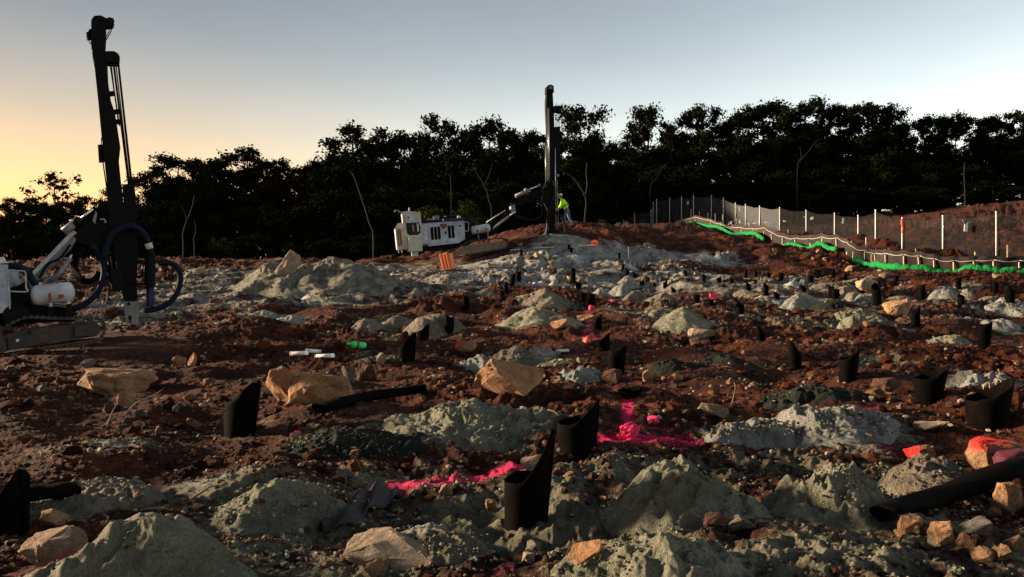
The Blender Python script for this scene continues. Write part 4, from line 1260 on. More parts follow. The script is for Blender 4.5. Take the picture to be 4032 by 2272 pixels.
_fo = FRAG.build('rock_fragments', None)
_kinds = ['rock_tan', 'rock_orange', 'rock_pale', 'rock_brown', 'rock_grey']
for _k in _kinds:
    _fo.data.materials.append(M[_k])
_fo.data.polygons.foreach_set('material_index', np.array([_kinds.index(k) for k in FRAG_M], dtype=np.int32))
_fo['kind'] = 'stuff'; _fo['label'] = 'small rock fragments scattered over the far dusty slopes'; _fo['category'] = 'rock fragments'

# ---- uncountable gravel
def surf_arr(X, Y):
    Z = ground_h(X, Y)
    for m in MOUNDS:
        sel = (np.abs(X - m['x']) < m['R'] * 1.4) & (np.abs(Y - m['y']) < m['R'] * 1.4)
        if sel.any():
            r, l = mound_lift(m, X[sel], Y[sel])
            Z[sel] = np.where(l > 0, np.maximum(Z[sel], base_h(X[sel], Y[sel]) + l), Z[sel])
    return Z
def gravel(n, seed, mat, smin, smax, label, ylo=1040, subd=1, name='gravel', only_mounds=False):
    rng = np.random.default_rng(seed)
    bm = bmesh.new(); bmesh.ops.create_icosphere(bm, subdivisions=subd, radius=0.5)
    bv = np.array([v.co[:] for v in bm.verts]); bf = np.array([[v.index for v in f.verts] for f in bm.faces]); bm.free()
    px = rng.uniform(-250, 4280, n); py = ylo + (2330 - ylo) * rng.random(n) ** 0.8
    # invert to the ground roughly through a table of rows
    X = np.empty(n); Y = np.empty(n)
    cols = np.linspace(-300, 4330, 48)
    tabs = []
    for c in cols:
        x = (c - 2016.0) / FPX * _TY
        row = HOR + (EYE - base_h(x, _TY)) / _TY * FPX
        row = np.minimum.accumulate(row)
        tabs.append(np.interp(-py, -row, _TY))
    tabs = np.array(tabs)
    fi = np.clip((px - cols[0]) / (cols[1] - cols[0]), 0, len(cols) - 1.001)
    i0 = fi.astype(int); f = fi - i0
    Y = tabs[i0, np.arange(n)] * (1 - f) + tabs[i0 + 1, np.arange(n)] * f
    clump = fbm(px / 900.0 * 3, py / 300.0 * 3, 1.0, 3, 0.6, 91)
    keep = (Y < 46) & (rng.random(n) < np.clip(0.55 + clump * 1.6, 0.08, 1))
    px, Y = px[keep], Y[keep]; n = len(Y)
    X = (px - 2016.0) / FPX * Y
    Z = surf_arr(X, Y)
    lift_ = Z - ground_h(X, Y) > 0.02
    on = (lift_ & (rng.random(n) < 0.9)) if not only_mounds else ~lift_
    if name == 'dust_gravel':
        on = lift_ | (zones(X, Y)[0] + 0.2 * (rng.random(n) - 0.5) < 0.42)
    if name == 'gravel':
        on = on | (pink_near(X, Y) < 1.6) | ((zones(X, Y)[0] > 0.5) & (rng.random(n) < 0.75))
    if name == 'soil_clods':
        on = on | (pink_near(X, Y) < 2.6) | (zones(X, Y)[0] + 0.15 * (rng.random(n) - 0.5) > 0.50) | (rng.random(n) > np.clip(0.5 + 1.9 * fbm(X, Y, 2.6, 2, 0.5, 95), 0.05, 1))
    X, Y, Z = X[~on], Y[~on], Z[~on]; n = len(Y)
    s = (smin + (smax - smin) * rng.random(n) ** 3) / FPX * Y * np.clip((16.0 / Y) ** 0.25, 0.5, 1.2)
    a = rng.uniform(0, 6.28, n)
    jit = 1 + 0.5 * (rng.random((n, len(bv))) - 0.5)
    V = bv[None] * jit[:, :, None] * s[:, None, None] * np.stack([np.ones(n), 0.6 + 0.5 * rng.random(n), 0.45 + 0.45 * rng.random(n)], -1)[:, None, :]
    c, d = np.cos(a)[:, None], np.sin(a)[:, None]
    x_, y_ = V[..., 0] * c - V[..., 1] * d, V[..., 0] * d + V[..., 1] * c
    V = np.stack([x_ + X[:, None], y_ + Y[:, None], V[..., 2] + (Z + s * 0.08)[:, None]], -1).reshape(-1, 3)
    F = (bf[None] + (np.arange(n) * len(bv))[:, None, None]).reshape(-1, 3)
    o = link_mesh(name, np_mesh(name, V, F, mat, smooth=False))
    o['kind'] = 'stuff'; o['label'] = label; o['category'] = 'gravel'
def clod_mat():
    m, nt, b = mat_new('soil_clods')
    g = nnode(nt, 'ShaderNodeNewGeometry')
    r = ramp(nt, g.outputs['Random Per Island'], [(0.0, SOIL_D), (0.6, SOIL_M), (0.92, (0.085, 0.028, 0.011)), (1.0, (0.12, 0.065, 0.034))])
    n = noise_tex(nt, 40, 6, 0.7, world_coord(nt))
    c = mixc(nt, 1.0, r.outputs[0], ramp(nt, n.outputs['Fac'], [(0.3, (0.6, 0.6, 0.6)), (0.7, (1.35, 1.35, 1.35))]).outputs[0], 'MULTIPLY')
    nt.links.new(c, b.inputs['Base Color']); b.inputs['Roughness'].default_value = 0.95
    b.inputs['Specular IOR Level'].default_value = 0.1
    bump(nt, b, n.outputs['Fac'], 1.0, 0.04)
    return m
M['clods'] = clod_mat()
def gravel_mat():
    m, nt, b = mat_new('mixed_gravel')
    g = nnode(nt, 'ShaderNodeNewGeometry')
    r = ramp(nt, g.outputs['Random Per Island'], [(0.0, (0.02, 0.008, 0.004)), (0.45, (0.06, 0.023, 0.011)), (0.75, (0.11, 0.055, 0.03)), (0.92, (0.15, 0.12, 0.085)), (1.0, (0.27, 0.21, 0.16))])
    nt.links.new(r.outputs[0], b.inputs['Base Color']); b.inputs['Roughness'].default_value = 0.95
    b.inputs['Specular IOR Level'].default_value = 0.15
    return m
M['gravel'] = gravel_mat()
gravel(6000, 8, M['clods'], 12, 62, 'dark rust-brown soil clods lying all over the drilled field', 1060, 2, 'soil_clods')
def crumb_mat():
    m, nt, b = mat_new('dust_crumbs')
    g = nnode(nt, 'ShaderNodeNewGeometry')
    r = ramp(nt, g.outputs['Random Per Island'], [(0.0, (0.04, 0.04, 0.025)), (0.5, (0.09, 0.088, 0.055)), (0.95, (0.17, 0.165, 0.11)), (1.0, (0.25, 0.24, 0.18))])
    nt.links.new(r.outputs[0], b.inputs['Base Color']); b.inputs['Roughness'].default_value = 0.95
    b.inputs['Specular IOR Level'].default_value = 0.1
    return m
M['crumbs'] = crumb_mat()
gravel(60000, 17, M['crumbs'], 3, 15, 'crumbs and chips of grey-green rock on the dust mounds', 1060, 1, 'rock_crumbs', True)
gravel(30000, 23, M['crumbs'], 3, 22, 'grey-green rock chips and crumbs on the dusty ground', 1060, 1, 'dust_gravel')
gravel(34000, 3, M['gravel'], 4, 26, 'loose gravel and soil crumbs strewn over the drilled field')

# ------------------------------------------------------------------ rubber hole tubes
def tube_mesh(rb, rt, h_hi, h_lo, tip, wrap=0.8, th=0.006, seg=40, rows=5, pw=2.2, seed=0, mat='rubber'):
    rnd = random.Random(seed)
    tot = 2 * math.pi + wrap
    vs_o, vs_i = [], []
    p1, p2 = rnd.uniform(0, 6), rnd.uniform(0, 6)
    for k in range(seg + 1):
        u = k / seg
        phi = tip + u * tot
        hh = h_lo + (h_hi - h_lo) * ((1 + math.cos(u * tot)) / 2) ** pw
        hh *= 1 + 0.02 * math.sin(3 * phi + p1) + 0.012 * math.sin(7 * phi + p2) + rnd.uniform(-0.018, 0.018)
        for j in range(rows + 1):
            t = j / rows
            r = rb + (rt - rb) * t * (h_hi and hh / h_hi) - th * 2.5 * u
            r *= 1 + (0.035 * math.sin(2 * phi + p2) + 0.015 * math.sin(3 * phi + p1)) * (0.4 + t) + 0.05 * max(0, t - 0.7) * math.sin(5 * phi)
            vs_o.append((r * math.cos(phi), r * math.sin(phi), -0.04 + (hh + 0.04) * t))
            vs_i.append(((r - th) * math.cos(phi), (r - th) * math.sin(phi), -0.04 + (hh + 0.04) * t))
    n = len(vs_o); R = rows + 1
    f = []
    for k in range(seg):
        for j in range(rows):
            a, b, c, d = k * R + j, (k + 1) * R + j, (k + 1) * R + j + 1, k * R + j + 1
            f.append((a, b, c, d)); f.append((n + d, n + c, n + b, n + a))
        a, b = k * R + rows, (k + 1) * R + rows
        f.append((a, b, n + b, n + a))
    for k in (0, seg):
        for j in range(rows):
            a, b = k * R + j, k * R + j + 1
            q = (a, b, n + b, n + a)
            f.append(q if k == 0 else q[::-1])
    me = bpy.data.meshes.new('rubber_tube')
    me.from_pydata(vs_o + vs_i, [], f); me.update()
    me.polygons.foreach_set('use_smooth', np.ones(len(me.polygons), dtype=bool))
    me.materials.append(M[mat])
    return me
TIP = {'R': -0.3, 'L': math.pi + 0.3, 'B': math.pi / 2, 'F': -math.pi / 2, 'BR': 0.7, 'RR': 0.15, 'BL': 2.4}
TG = 'black rubber tubes standing over the blast holes'
def hole_tube(px, yb, w, h_hi, h_lo, tip, label, flare=1.12, lean=0.0, seed=None, pw=2.2, wrap=0.8):
    x, y, z = spot(px, yb)
    s = y / FPX
    r = w * s * 0.5
    sd = seed if seed is not None else int(px * 7 + yb)
    big = w > 60
    me = tube_mesh(r * (2 / (1 + flare)), r * (2 * flare / (1 + flare)), h_hi * s, h_lo * s, TIP[tip], wrap, max(0.005, r * 0.035), 56 if big else 24, 8 if big else 4, pw, sd)
    o = link_mesh('rubber_tube', me, None, (x, y + r * 0.8, min(z, surf_z(x, y + r))))
    o.rotation_euler = (0.05 * math.sin(sd * 1.3), lean + 0.05 * math.sin(sd * 0.7), 0)
    tag(o, label, 'tube', TG)
    return o
hole_tube(2070, 2080, 205, 385, 170, 'R', 'nearest standing black tube with a tall right tip at the bottom centre', 1.30, 0.02, pw=3.8)
hole_tube(2275, 1775, 172, 235, 130, 'R', 'black tube standing left of the pink patch, soil heaped behind it', 1.22, 0.03, pw=3.0)
hole_tube(925, 1722, 132, 228, 135, 'R', 'tall black tube standing alone in the left foreground', 1.22, 0.02)
hole_tube(0, 2108, 150, 258, 110, 'R', 'black tube cut by the left edge of the view', 1.2, 0.03, pw=3.0)
hole_tube(3676, 1592, 112, 148, 92, 'R', 'black tube with a long slanted top right of the pale crumbly mound', 1.35, 0.02)
T6 = hole_tube(3922, 1692, 168, 198, 100, 'R', 'wide black tube with chalk marks inside at the right edge', 1.22, 0.03, pw=1.6)
hole_tube(1598, 1424, 70, 116, 55, 'R', 'black tube left of the red sprayed flat rock', 1.2, 0.03)
hole_tube(1664, 1338, 50, 62, 34, 'R', 'short black tube in front of the rounded brown-grey mound', 1.15)
hole_tube(1767, 1314, 38, 76, 62, 'L', 'black tube at the right side of the rounded brown-grey mound', 1.05)
hole_tube(2428, 1470, 66, 118, 82, 'R', 'front tube of the overlapping pair in the middle', 1.1, 0.02)
hole_tube(2377, 1382, 54, 70, 38, 'R', 'rear tube of the overlapping pair in the middle', 1.15, 0.02)
hole_tube(2353, 1298, 38, 66, 36, 'R', 'black tube behind the overlapping pair', 1.1)
hole_tube(2476, 1572, 96, 52, 22, 'R', 'short tilted open tube above the pink patch', 1.25, 0.15)
for a in [
    (2331, 1203, 30, 60, 44, 'L', 'right one of the two mid-field tubes behind the pink stone'),
    (2296, 1188, 26, 42, 34, 'L', 'left one of the two mid-field tubes'),
    (1835, 1220, 28, 54, 44, 'L', 'lone tube on the brown soil left of the central cones'),
    (2258, 1118, 20, 62, 52, 'B', 'tall thin tube right beside the yellow-orange cup'),
    (2278, 1139, 24, 32, 24, 'L', 'tube in front of the tall thin one by the cup'),
    (2042, 1105, 20, 46, 38, 'R', 'uppermost in the row of four small tubes'),
    (2018, 1126, 19, 48, 42, 'R', 'second from the top in the row of four small tubes'),
    (1993, 1153, 16, 43, 32, 'R', 'third from the top in the row of four small tubes'),
    (1979, 1171, 18, 28, 20, 'L', 'lowest in the row of four small tubes'),
    (2053, 1009, 12, 26, 22, 'L', 'tiny tube on the slope left of the dark grey cone'),
    (2240, 983, 11, 22, 19, 'R', 'upper one of two tiny tubes near the foot of the far mast'),
    (2250, 996, 12, 22, 20, 'L', 'lower one of two tiny tubes near the foot of the far mast'),
    (2440, 1022, 10, 24, 21, 'L', 'tiny tube left of the thin white stake'),
    (2454, 1065, 12, 27, 20, 'L', 'topmost of four small tubes around the grey heap'),
    (2471, 1085, 16, 30, 21, 'L', 'second of four small tubes around the grey heap'),
    (2500, 1094, 20, 24, 15, 'L', 'third of four small tubes around the grey heap'),
    (2528, 1108, 19, 27, 18, 'R', 'lowest of four small tubes around the grey heap'),
    (2578, 1131, 12, 15, 12, 'L', 'very small tube left of the smooth dust mound'),
    (2620, 1138, 17, 30, 22, 'R', 'small tube standing behind the smooth dust mound'),
    (2652, 1152, 18, 24, 14, 'L', 'small tube at the right shoulder of the smooth dust mound'),
    (2772, 1108, 14, 27, 22, 'L', 'leftmost small tube of the line below the cut bank'),
    (2832, 1112, 18, 24, 18, 'R', 'second small tube of the line below the cut bank'),
    (2884, 1120, 18, 28, 19, 'L', 'third small tube of the line below the cut bank'),
    (2745, 1196, 28, 34, 32, 'R', 'left one of two squat tubes behind the tall green-grey cone'),
    (2800, 1204, 28, 28, 26, 'R', 'right one of two squat tubes behind the tall green-grey cone'),
    (2701, 1087, 12, 16, 13, 'L', 'tiny tube uphill of the squat pair'),
    (2938, 1094, 12, 30, 26, 'R', 'thin tube right below the long cut bank'),
    (2978, 1091, 13, 30, 20, 'L', 'thin pointed tube right of the thin one below the bank'),
    (3030, 1094, 14, 20, 14, 'L', 'small tube left of the flat-topped one below the bank'),
    (3077, 1108, 20, 33, 30, 'R', 'flat-topped tube below the cut bank'),
    (3195, 1113, 20, 33, 26, 'L', 'tube below the cut bank left of the joined pair'),
    (3282, 1094, 14, 33, 28, 'R', 'tube close under the silt fence gap'),
    (3331, 1103, 14, 22, 18, 'L', 'small tube right of the one under the silt fence gap'),
    (2948, 1144, 20, 37, 22, 'L', 'slanted tube behind the low sandy mound'),
    (3018, 1165, 22, 47, 32, 'B', 'tube standing in the small whitish mound'),
    (3061, 1180, 25, 32, 22, 'L', 'tube in front of the small whitish mound'),
    (3166, 1148, 30, 28, 12, 'L', 'wide pointed tube on top of the smooth grey mound'),
    (3278, 1162, 24, 64, 58, 'L', 'taller tube of the joined pair on the right'),
    (3294, 1177, 30, 42, 36, 'L', 'front tube of the joined pair on the right'),
    (3461, 1200, 34, 86, 60, 'B', 'tall round-topped tube in front of the cream boulder'),
    (3390, 1134, 22, 40, 28, 'L', 'tube directly left of the cream boulder'),
    (3635, 1161, 23, 72, 64, 'R', 'tall tube under the fence left of the grey mound'),
    (3779, 1136, 22, 44, 40, 'R', 'tube under the green sock at the right'),
    (3922, 1145, 22, 48, 42, 'L', 'tube under the green sock near the right edge'),
    (3985, 1189, 42, 63, 38, 'L', 'wide slanted tube close to the right edge'),
    (3792, 1197, 26, 38, 28, 'B', 'tube at the end of the thin leaning stick'),
    (2918, 1237, 34, 46, 30, 'B', 'stubby tube right of the tall green-grey cone'),
    (3613, 1284, 36, 88, 60, 'R', 'tall tube right of the pink topped boulder'),
    (3000, 1342, 40, 60, 30, 'L', 'slanted tube on the brown soil below the stubby one'),
    (3140, 1454, 52, 118, 62, 'L', 'tall left-tipped tube on the right field'),
    (3350, 1506, 74, 138, 85, 'R', 'large tube with rocks behind its split top on the right'),
    (3885, 1370, 48, 100, 84, 'R', 'tall dark tube standing near the right edge mid-field'),
    (3533, 1110, 20, 25, 20, 'R', 'short tube under the bend of the green sock')]:
    hole_tube(*a)

# chalk numbers on the inside of the wide tube's back wall
def strokes(name, mat, parent, lines, r):
    mb = MB()
    for l in lines:
        mb.tube(smooth_path(l, 5) if len(l) > 2 else l, r, 6)
    return mb.build(name, mat, parent)
_sc = T6.location.y / FPX
_rw = 180 * _sc * 0.5
def on_wall(a, h):           # a: angle on the tube, h: height in px
    rr = _rw * 0.985 * (2 / 2.22) * (1 + 0.22 * (h / 200.0))
    return Vector((rr * math.cos(a), rr * math.sin(a), h * _sc)) * 1.0
strokes('chalk_mark', M['chalk'], T6, [[on_wall(1.25, 118), on_wall(1.2, 150), on_wall(1.05, 160), on_wall(0.98, 132)],
        [on_wall(0.8, 158), on_wall(0.72, 178), on_wall(0.6, 172), on_wall(0.66, 154), on_wall(0.8, 158)], [on_wall(0.6, 174), on_wall(0.52, 140)]], 0.004)

# ---- lying tubes and scraps
def lying_tube(pts, r_px, label, mat='rubber', squash=0.75, inner=None, name='rubber_tube', taper=1.0):
    """hollow tube lying on the soil; pts are photo pixels of its axis"""
    q = []
    for (a, b) in pts:
        x, y, z = spot(a, b)
        q.append(Vector((x, y, z)))
    y0 = q[0].y
    s = sum(v.y for v in q) / len(q) / FPX
    r = r_px * s
    o = empty(name, q[0])
    pp = [v - q[0] + Vector((0, 0, r * squash * 1.05)) for v in q]
    pp = smooth_path(pp, 6)
    seg = 26
    def ring(p, t, rad_):
        side = t.cross(Vector((0, 0, 1))).normalized(); up = side.cross(t)
        dent = [1 + 0.10 * math.sin(3 * 2 * math.pi * k / seg + p.x * 6) + 0.05 * math.sin(p.x * 17 + k) for k in range(seg)]
        return [p + side * math.cos(2 * math.pi * k / seg) * rad_ * dent[k] + up * math.sin(2 * math.pi * k / seg) * rad_ * squash * dent[k] for k in range(seg)]
    vs_, fs = [], []
    n = len(pp)
    for i, p in enumerate(pp):
        t = (pp[min(i + 1, n - 1)] - pp[max(0, i - 1)]).normalized()
        wob = (1 + 0.06 * math.sin(i * 1.3 + r_px)) * (taper + (1 - taper) * i / (n - 1))
        vs_ += ring(p, t, r * wob)
    for i, p in enumerate(pp):
        t = (pp[min(i + 1, n - 1)] - pp[max(0, i - 1)]).normalized()
        wob = (1 + 0.06 * math.sin(i * 1.3 + r_px)) * (taper + (1 - taper) * i / (n - 1))
        vs_ += ring(p, t, r * wob * 0.93)
    N = n * seg
    fo, fi_ = [], []
    for i in range(n - 1):
        for k in range(seg):
            k2 = (k + 1) % seg
            fo.append((i * seg + k, (i + 1) * seg + k, (i + 1) * seg + k2, i * seg + k2))
            fi_.append((N + i * seg + k, N + i * seg + k2, N + (i + 1) * seg + k2, N + (i + 1) * seg + k))
    for e in (0, n - 1):
        for k in range(seg):
            k2 = (k + 1) % seg
            fo.append((e * seg + k, e * seg + k2, N + e * seg + k2, N + e * seg + k))
    mo = MB(); mo.add(vs_, fo, True)
    mo.build('outer_wall', M[mat], o)
    mi = MB(); mi.add(vs_, fi_, True)
    mi.build('inner_wall', M[inner or mat], o)
    return tag(o, label, 'tube')
M['rubber_pink'] = plain('rubber_sprayed_pink', (0.05, 0.001, 0.011), 0.7, 0, 0.5, 9, 0.1)
lying_tube([(1255, 1628), (1450, 1582), (1655, 1548)], 36, 'long rubber tube lying left of the largest orange boulder', squash=0.5)
lying_tube([(3470, 2085), (3760, 1985), (4060, 1885), (4200, 1840)], 78, 'long black rubber tube lying across the lower right corner', squash=0.62, taper=0.5)
lying_tube([(70, 1975), (200, 1968), (320, 1955)], 42, 'rubber tube lying behind the tube at the left edge', squash=0.7)
# pink flared end of the right-hand lying tube
x, y, z = spot(3985, 1865)
_pk = link_mesh('rubber_flap', hull_rock(91, (0.34, 0.22, 0.20), 14, 0.03, 2, 0.6, 0.1), None, (x + 0.03, y, z + 0.02))
_pk.data.materials.append(M['rubber_pink']); _pk.rotation_euler = (0, -0.4, 0)
tag(_pk, 'dark rubber flap sprayed pink at the right edge below the red-topped boulder', 'rubber flap')
# flattened bent sheet
def flat_sheet(px0, py0, px1, py1, label, amp=0.06):
    a = Vector(spot(px0, py0)); b = Vector(spot(px1, py1))
    o_ = a.copy()
    nx_, ny_ = 26, 14
    ax = (b - a); W = ax.length
    ax.normalize(); up = Vector((0, 0, 1)); dp = up.cross(ax).normalized()
    V = []
    for lay in (0, 1):
        for j in range(ny_):
            for i in range(nx_):
                u, v = i / (nx_ - 1), j / (ny_ - 1)
                wv = 0.15 * (1 - 0.35 * u) * (0.85 + 0.25 * math.sin(u * 9))
                q = ax * (u * W) + dp * ((v - 0.5) * wv * 2.2 * math.sin(math.pi * (0.12 + 0.82 * u)) )
                hgt = amp * (math.sin(math.pi * u) ** 0.8) * (1 - (2 * v - 1) ** 2 * 0.75) + 0.05 * math.sin(u * 8 + v * 4) * math.sin(math.pi * v) + 0.03 * math.sin(u * 17 - v * 9)
                q = q + up * (hgt + 0.015 + (-0.006 if lay else 0))
                V.append(q)
    F = []
    n = nx_ * ny_
    for j in range(ny_ - 1):
        for i in range(nx_ - 1):
            k = j * nx_ + i
            F.append((k, k + 1, k + 1 + nx_, k + nx_)); F.append((n + k + nx_, n + k + 1 + nx_, n + k + 1, n + k))
    rim = [i for i in range(nx_)] + [j * nx_ + nx_ - 1 for j in range(1, ny_)] + [(ny_ - 1) * nx_ + i for i in range(nx_ - 2, -1, -1)] + [j * nx_ for j in range(ny_ - 2, 0, -1)]
    for p_, q_ in zip(rim, rim[1:] + rim[:1]):
        F.append((q_, p_, n + p_, n + q_))
    mb = MB(); mb.add(V, F, True)
    o = mb.build('rubber_sheet', M['rubber_in'], None, o_)
    return tag(o, label, 'rubber sheet')
flat_sheet(1262, 2020, 1570, 1945, 'crumpled flat black rubber sheet lying on the dust at the lower centre', 0.13)
# ------------------------------------------------------------------ drill rigs
class Frame:
    """a machine's own frame; L() turns a photo pixel into a local point at local depth w"""
    def __init__(self, name, loc, yaw, tilt, crop):
        self.o = empty(name, loc)
        self.o.rotation_euler = (0, tilt, yaw)
        self.M = Matrix.Translation(Vector(loc)) @ Matrix.Rotation(yaw, 4, 'Z') @ Matrix.Rotation(tilt, 4, 'Y')
        self.Mi = self.M.inverted()
        self.crop = crop
        self.d = loc[1]
    def to(self, crop):
        self.crop = crop
        return self
    def px(self, x, y):
        x0, y0, k = self.crop
        return x0 + x / k, y0 + y / k
    def L(self, x, y, w=0.0):
        px, py = self.px(x, y)
        o = self.Mi @ Vector((0, 0, EYE))
        dr = self.Mi.to_3x3() @ Vector(((px - 2016.0) / FPX, 1.0, -(py - HOR) / FPX))
        t = (w - o.y) / dr.y
        return o + dr * t
    def len(self, u):
        return u / self.crop[2] / FPX * self.d
    def prism(self, poly, w0, w1, mb=None):
        mb = mb or MB()
        return mb.prism([self.L(x, y, w0) for x, y in poly], (0, w1 - w0, 0))
    def tube(self, pts, r, mb=None, seg=10, smooth=True, w=0.0, n=6):
        mb = mb or MB()
        q = [self.L(p[0], p[1], p[2] if len(p) > 2 else w) for p in pts]
        if smooth and len(q) > 2:
            q = smooth_path(q, n)
        return mb.tube(q, self.len(r), seg)
    def part(self, name, mb, mat, parent=None, bevel=0.0):
        return mb.build(name, M[mat], parent or self.o, bevel=bevel)

def track_belt(F, loop, w0, w1, th, n_shoes, mat, parent=None):
    """a crawler belt: a closed band following the loop with raised shoes"""
    pts = [F.L(x, y, w0) for x, y in loop]
    pts = smooth_path(pts + [pts[0]], 8)[:-1]
    # resample evenly
    cum = [0.0]
    for a, b in zip(pts, pts[1:] + pts[:1]):
        cum.append(cum[-1] + (b - a).length)
    tot = cum[-1]
    def at(s):
        s %= tot
        for i in range(len(pts)):
            if cum[i + 1] >= s:
                f = (s - cum[i]) / max(1e-9, cum[i + 1] - cum[i])
                return pts[i].lerp(pts[(i + 1) % len(pts)], f)
        return pts[0]
    cen = sum(pts, Vector()) / len(pts)
    belt = MB()
    for k in range(n_shoes):
        s0 = tot * k / n_shoes; s1 = tot * (k + 0.86) / n_shoes
        a, b = at(s0), at(s1)
        t = (b - a).normalized()
        nrm = Vector((t.z, 0, -t.x))
        if nrm.dot((a + b) / 2 - cen) < 0:
            nrm = -nrm
        quad = [a - nrm * th, b - nrm * th, b + nrm * th * 0.4, (a + b) / 2 + t * (b - a).length * 0.1 + nrm * th * 0.4, (a + b) / 2 + nrm * th * 1.3, (a + b) / 2 - t * (b - a).length * 0.1 + nrm * th * 0.4, a + nrm * th * 0.4]
        belt.prism(quad, (0, w1 - w0, 0))
    return F.part('track_belt', belt, mat, parent)

# ---- the far rig (whole machine in view)
A4 = (1540, 780, 4.84); A5 = (1900, 600, 3.458); A3 = (1480, 300, 1.911)
_c = P(1800, 985, 40.0)
F2 = Frame('drill_rig', (_c.x, 40.0, float(base_h(np.array([_c.x]), np.array([40.0]))[0])), rad(10), rad(-5), A4)
tag(F2.o, 'white crawler drill rig with cab and tall black mast on the hilltop', 'drill rig')
F = F2
W = 1.05
body = F.part('engine_cover', F.prism([(560, 500), (1390, 445), (1400, 780), (1290, 850), (705, 912), (592, 895)], -W, W), 'blue_paint', bevel=0.02)
roof = F.part('roof_edge', F.prism([(560, 470), (1395, 415), (1392, 447), (560, 502)], -W + 0.06, W - 0.05), 'white_paint', bevel=0.01)
def panel(poly, name, mat, parent, w=-W, t=0.02, bevel=0.0):
    return F.part(name, F.prism(poly, w - t, w + 0.004), mat, parent, bevel)
ld = panel([(712, 520), (960, 503), (990, 850), (742, 872)], 'door', 'blue_paint', body, t=0.025, bevel=0.008)
rd = panel([(975, 502), (1238, 484), (1258, 826), (1003, 848)], 'door', 'blue_paint', body, t=0.025, bevel=0.008)
for q in ([(745, 555), (800, 550), (820, 795), (765, 800)], [(812, 549), (868, 545), (888, 790), (832, 794)], [(880, 544), (932, 540), (950, 782), (900, 788)],
          [(1072, 530), (1130, 525), (1150, 765), (1096, 768)], [(1142, 521), (1195, 517), (1215, 760), (1165, 764)]):
    F.part('louvre', F.prism(q, -W - 0.034, -W - 0.02), 'black_metal', ld if q[0][0] < 960 else rd)
F.part('latch', F.prism([(1024, 632), (1054, 630), (1056, 686), (1027, 688)], -W - 0.05, -W - 0.02), 'black_metal', rd)
panel([(1285, 517), (1338, 513), (1340, 540), (1287, 543)], 'vent', 'black_metal', body, t=0.012)
panel([(620, 640), (690, 635), (695, 690), (625, 695)], 'plate', 'white_paint', body, t=0.012)
panel([(625, 755), (690, 745), (695, 800), (632, 805)], 'plate', 'white_paint', body, t=0.012)
badge = F.part('badge', F.prism([(940, 495), (1050, 488), (1062, 530), (1030, 572), (980, 576), (945, 545)], -W - 0.045, -W - 0.02), 'black_metal', body)
F.part('badge_face', F.prism([(955, 505), (1040, 499), (1046, 530), (1022, 556), (985, 558), (958, 538)], -W - 0.055, -W - 0.044), 'rust', badge)
F.part('chassis', F.prism([(600, 890), (1290, 855), (1420, 780), (1420, 900), (1100, 985), (600, 1010)], -0.75, 0.75), 'black_metal')
F.part('tool_box', F.prism([(610, 880), (705, 872), (712, 960), (612, 968)], -W, -0.5), 'black_metal', bevel=0.01)
F.part('engine_block', F.prism([(1385, 470), (1500, 500), (1540, 760), (1400, 790)], -0.8, 0.8), 'black_metal')
F.part('guard_rail', F.tube([(1372, 456, -W), (1450, 452, -W), (1468, 470, -W), (1478, 600, -W), (1460, 625, -W), (1386, 632, -W)], 6, n=3), 'white_paint')
# cab
cab = F.part('cab', F.prism([(212, 275), (300, 258), (470, 268), (552, 305), (575, 690), (560, 740), (345, 765), (262, 690)], -W - 0.15, 0.15), 'cream_paint', bevel=0.03)
F.part('cab_door', F.prism([(262, 335), (540, 308), (560, 455), (285, 470)], -W - 0.19, -W - 0.145), 'white_paint', cab, 0.01)
win = F.part('window', F.prism([(283, 478), (528, 460), (562, 540), (562, 655), (515, 702), (345, 708), (303, 665)], -W - 0.165, -W - 0.14), 'glass', cab)
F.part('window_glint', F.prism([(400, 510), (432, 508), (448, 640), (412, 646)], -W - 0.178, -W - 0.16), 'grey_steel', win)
F.part('window_post', F.prism([(490, 480), (520, 478), (535, 630), (500, 640)], -W - 0.182, -W - 0.16), 'white_paint', win)
F.part('door_mark', F.tube([(315, 378, -W - 0.2), (345, 360, -W - 0.2)], 10, smooth=False), 'black_metal', cab)
lowbox = F.part('lower_cab_panel', F.prism([(325, 790), (360, 765), (545, 748), (582, 785), (592, 1000), (342, 1008)], -W - 0.22, 0.1), 'green_panel', bevel=0.02)
F.part('panel_frame', F.tube([(325, 790, -W - 0.23), (360, 762, -W - 0.23), (545, 745, -W - 0.23), (584, 785, -W - 0.23)], 7, smooth=False), 'white_paint', lowbox)
F.part('beacon', F.tube([(345, 262, -0.4), (345, 205, -0.4), (348, 180, -0.4)], 14, smooth=False), 'white_paint', cab)
F.part('horn_pipe', F.tube([(215, 268, -0.5), (165, 262, -0.5), (120, 232, -0.5), (75, 235, -0.5), (65, 262, -0.5)], 9), 'grey_steel', cab)
F.part('roof_rail', F.tube([(480, 262, -0.3), (575, 258, -0.3), (582, 380, -0.3)], 7, smooth=False), 'black_metal', cab)
F.part('exhaust', F.tube([(545, 470, 0.3), (548, 250, 0.3)], 22, smooth=False), 'rust', cab)
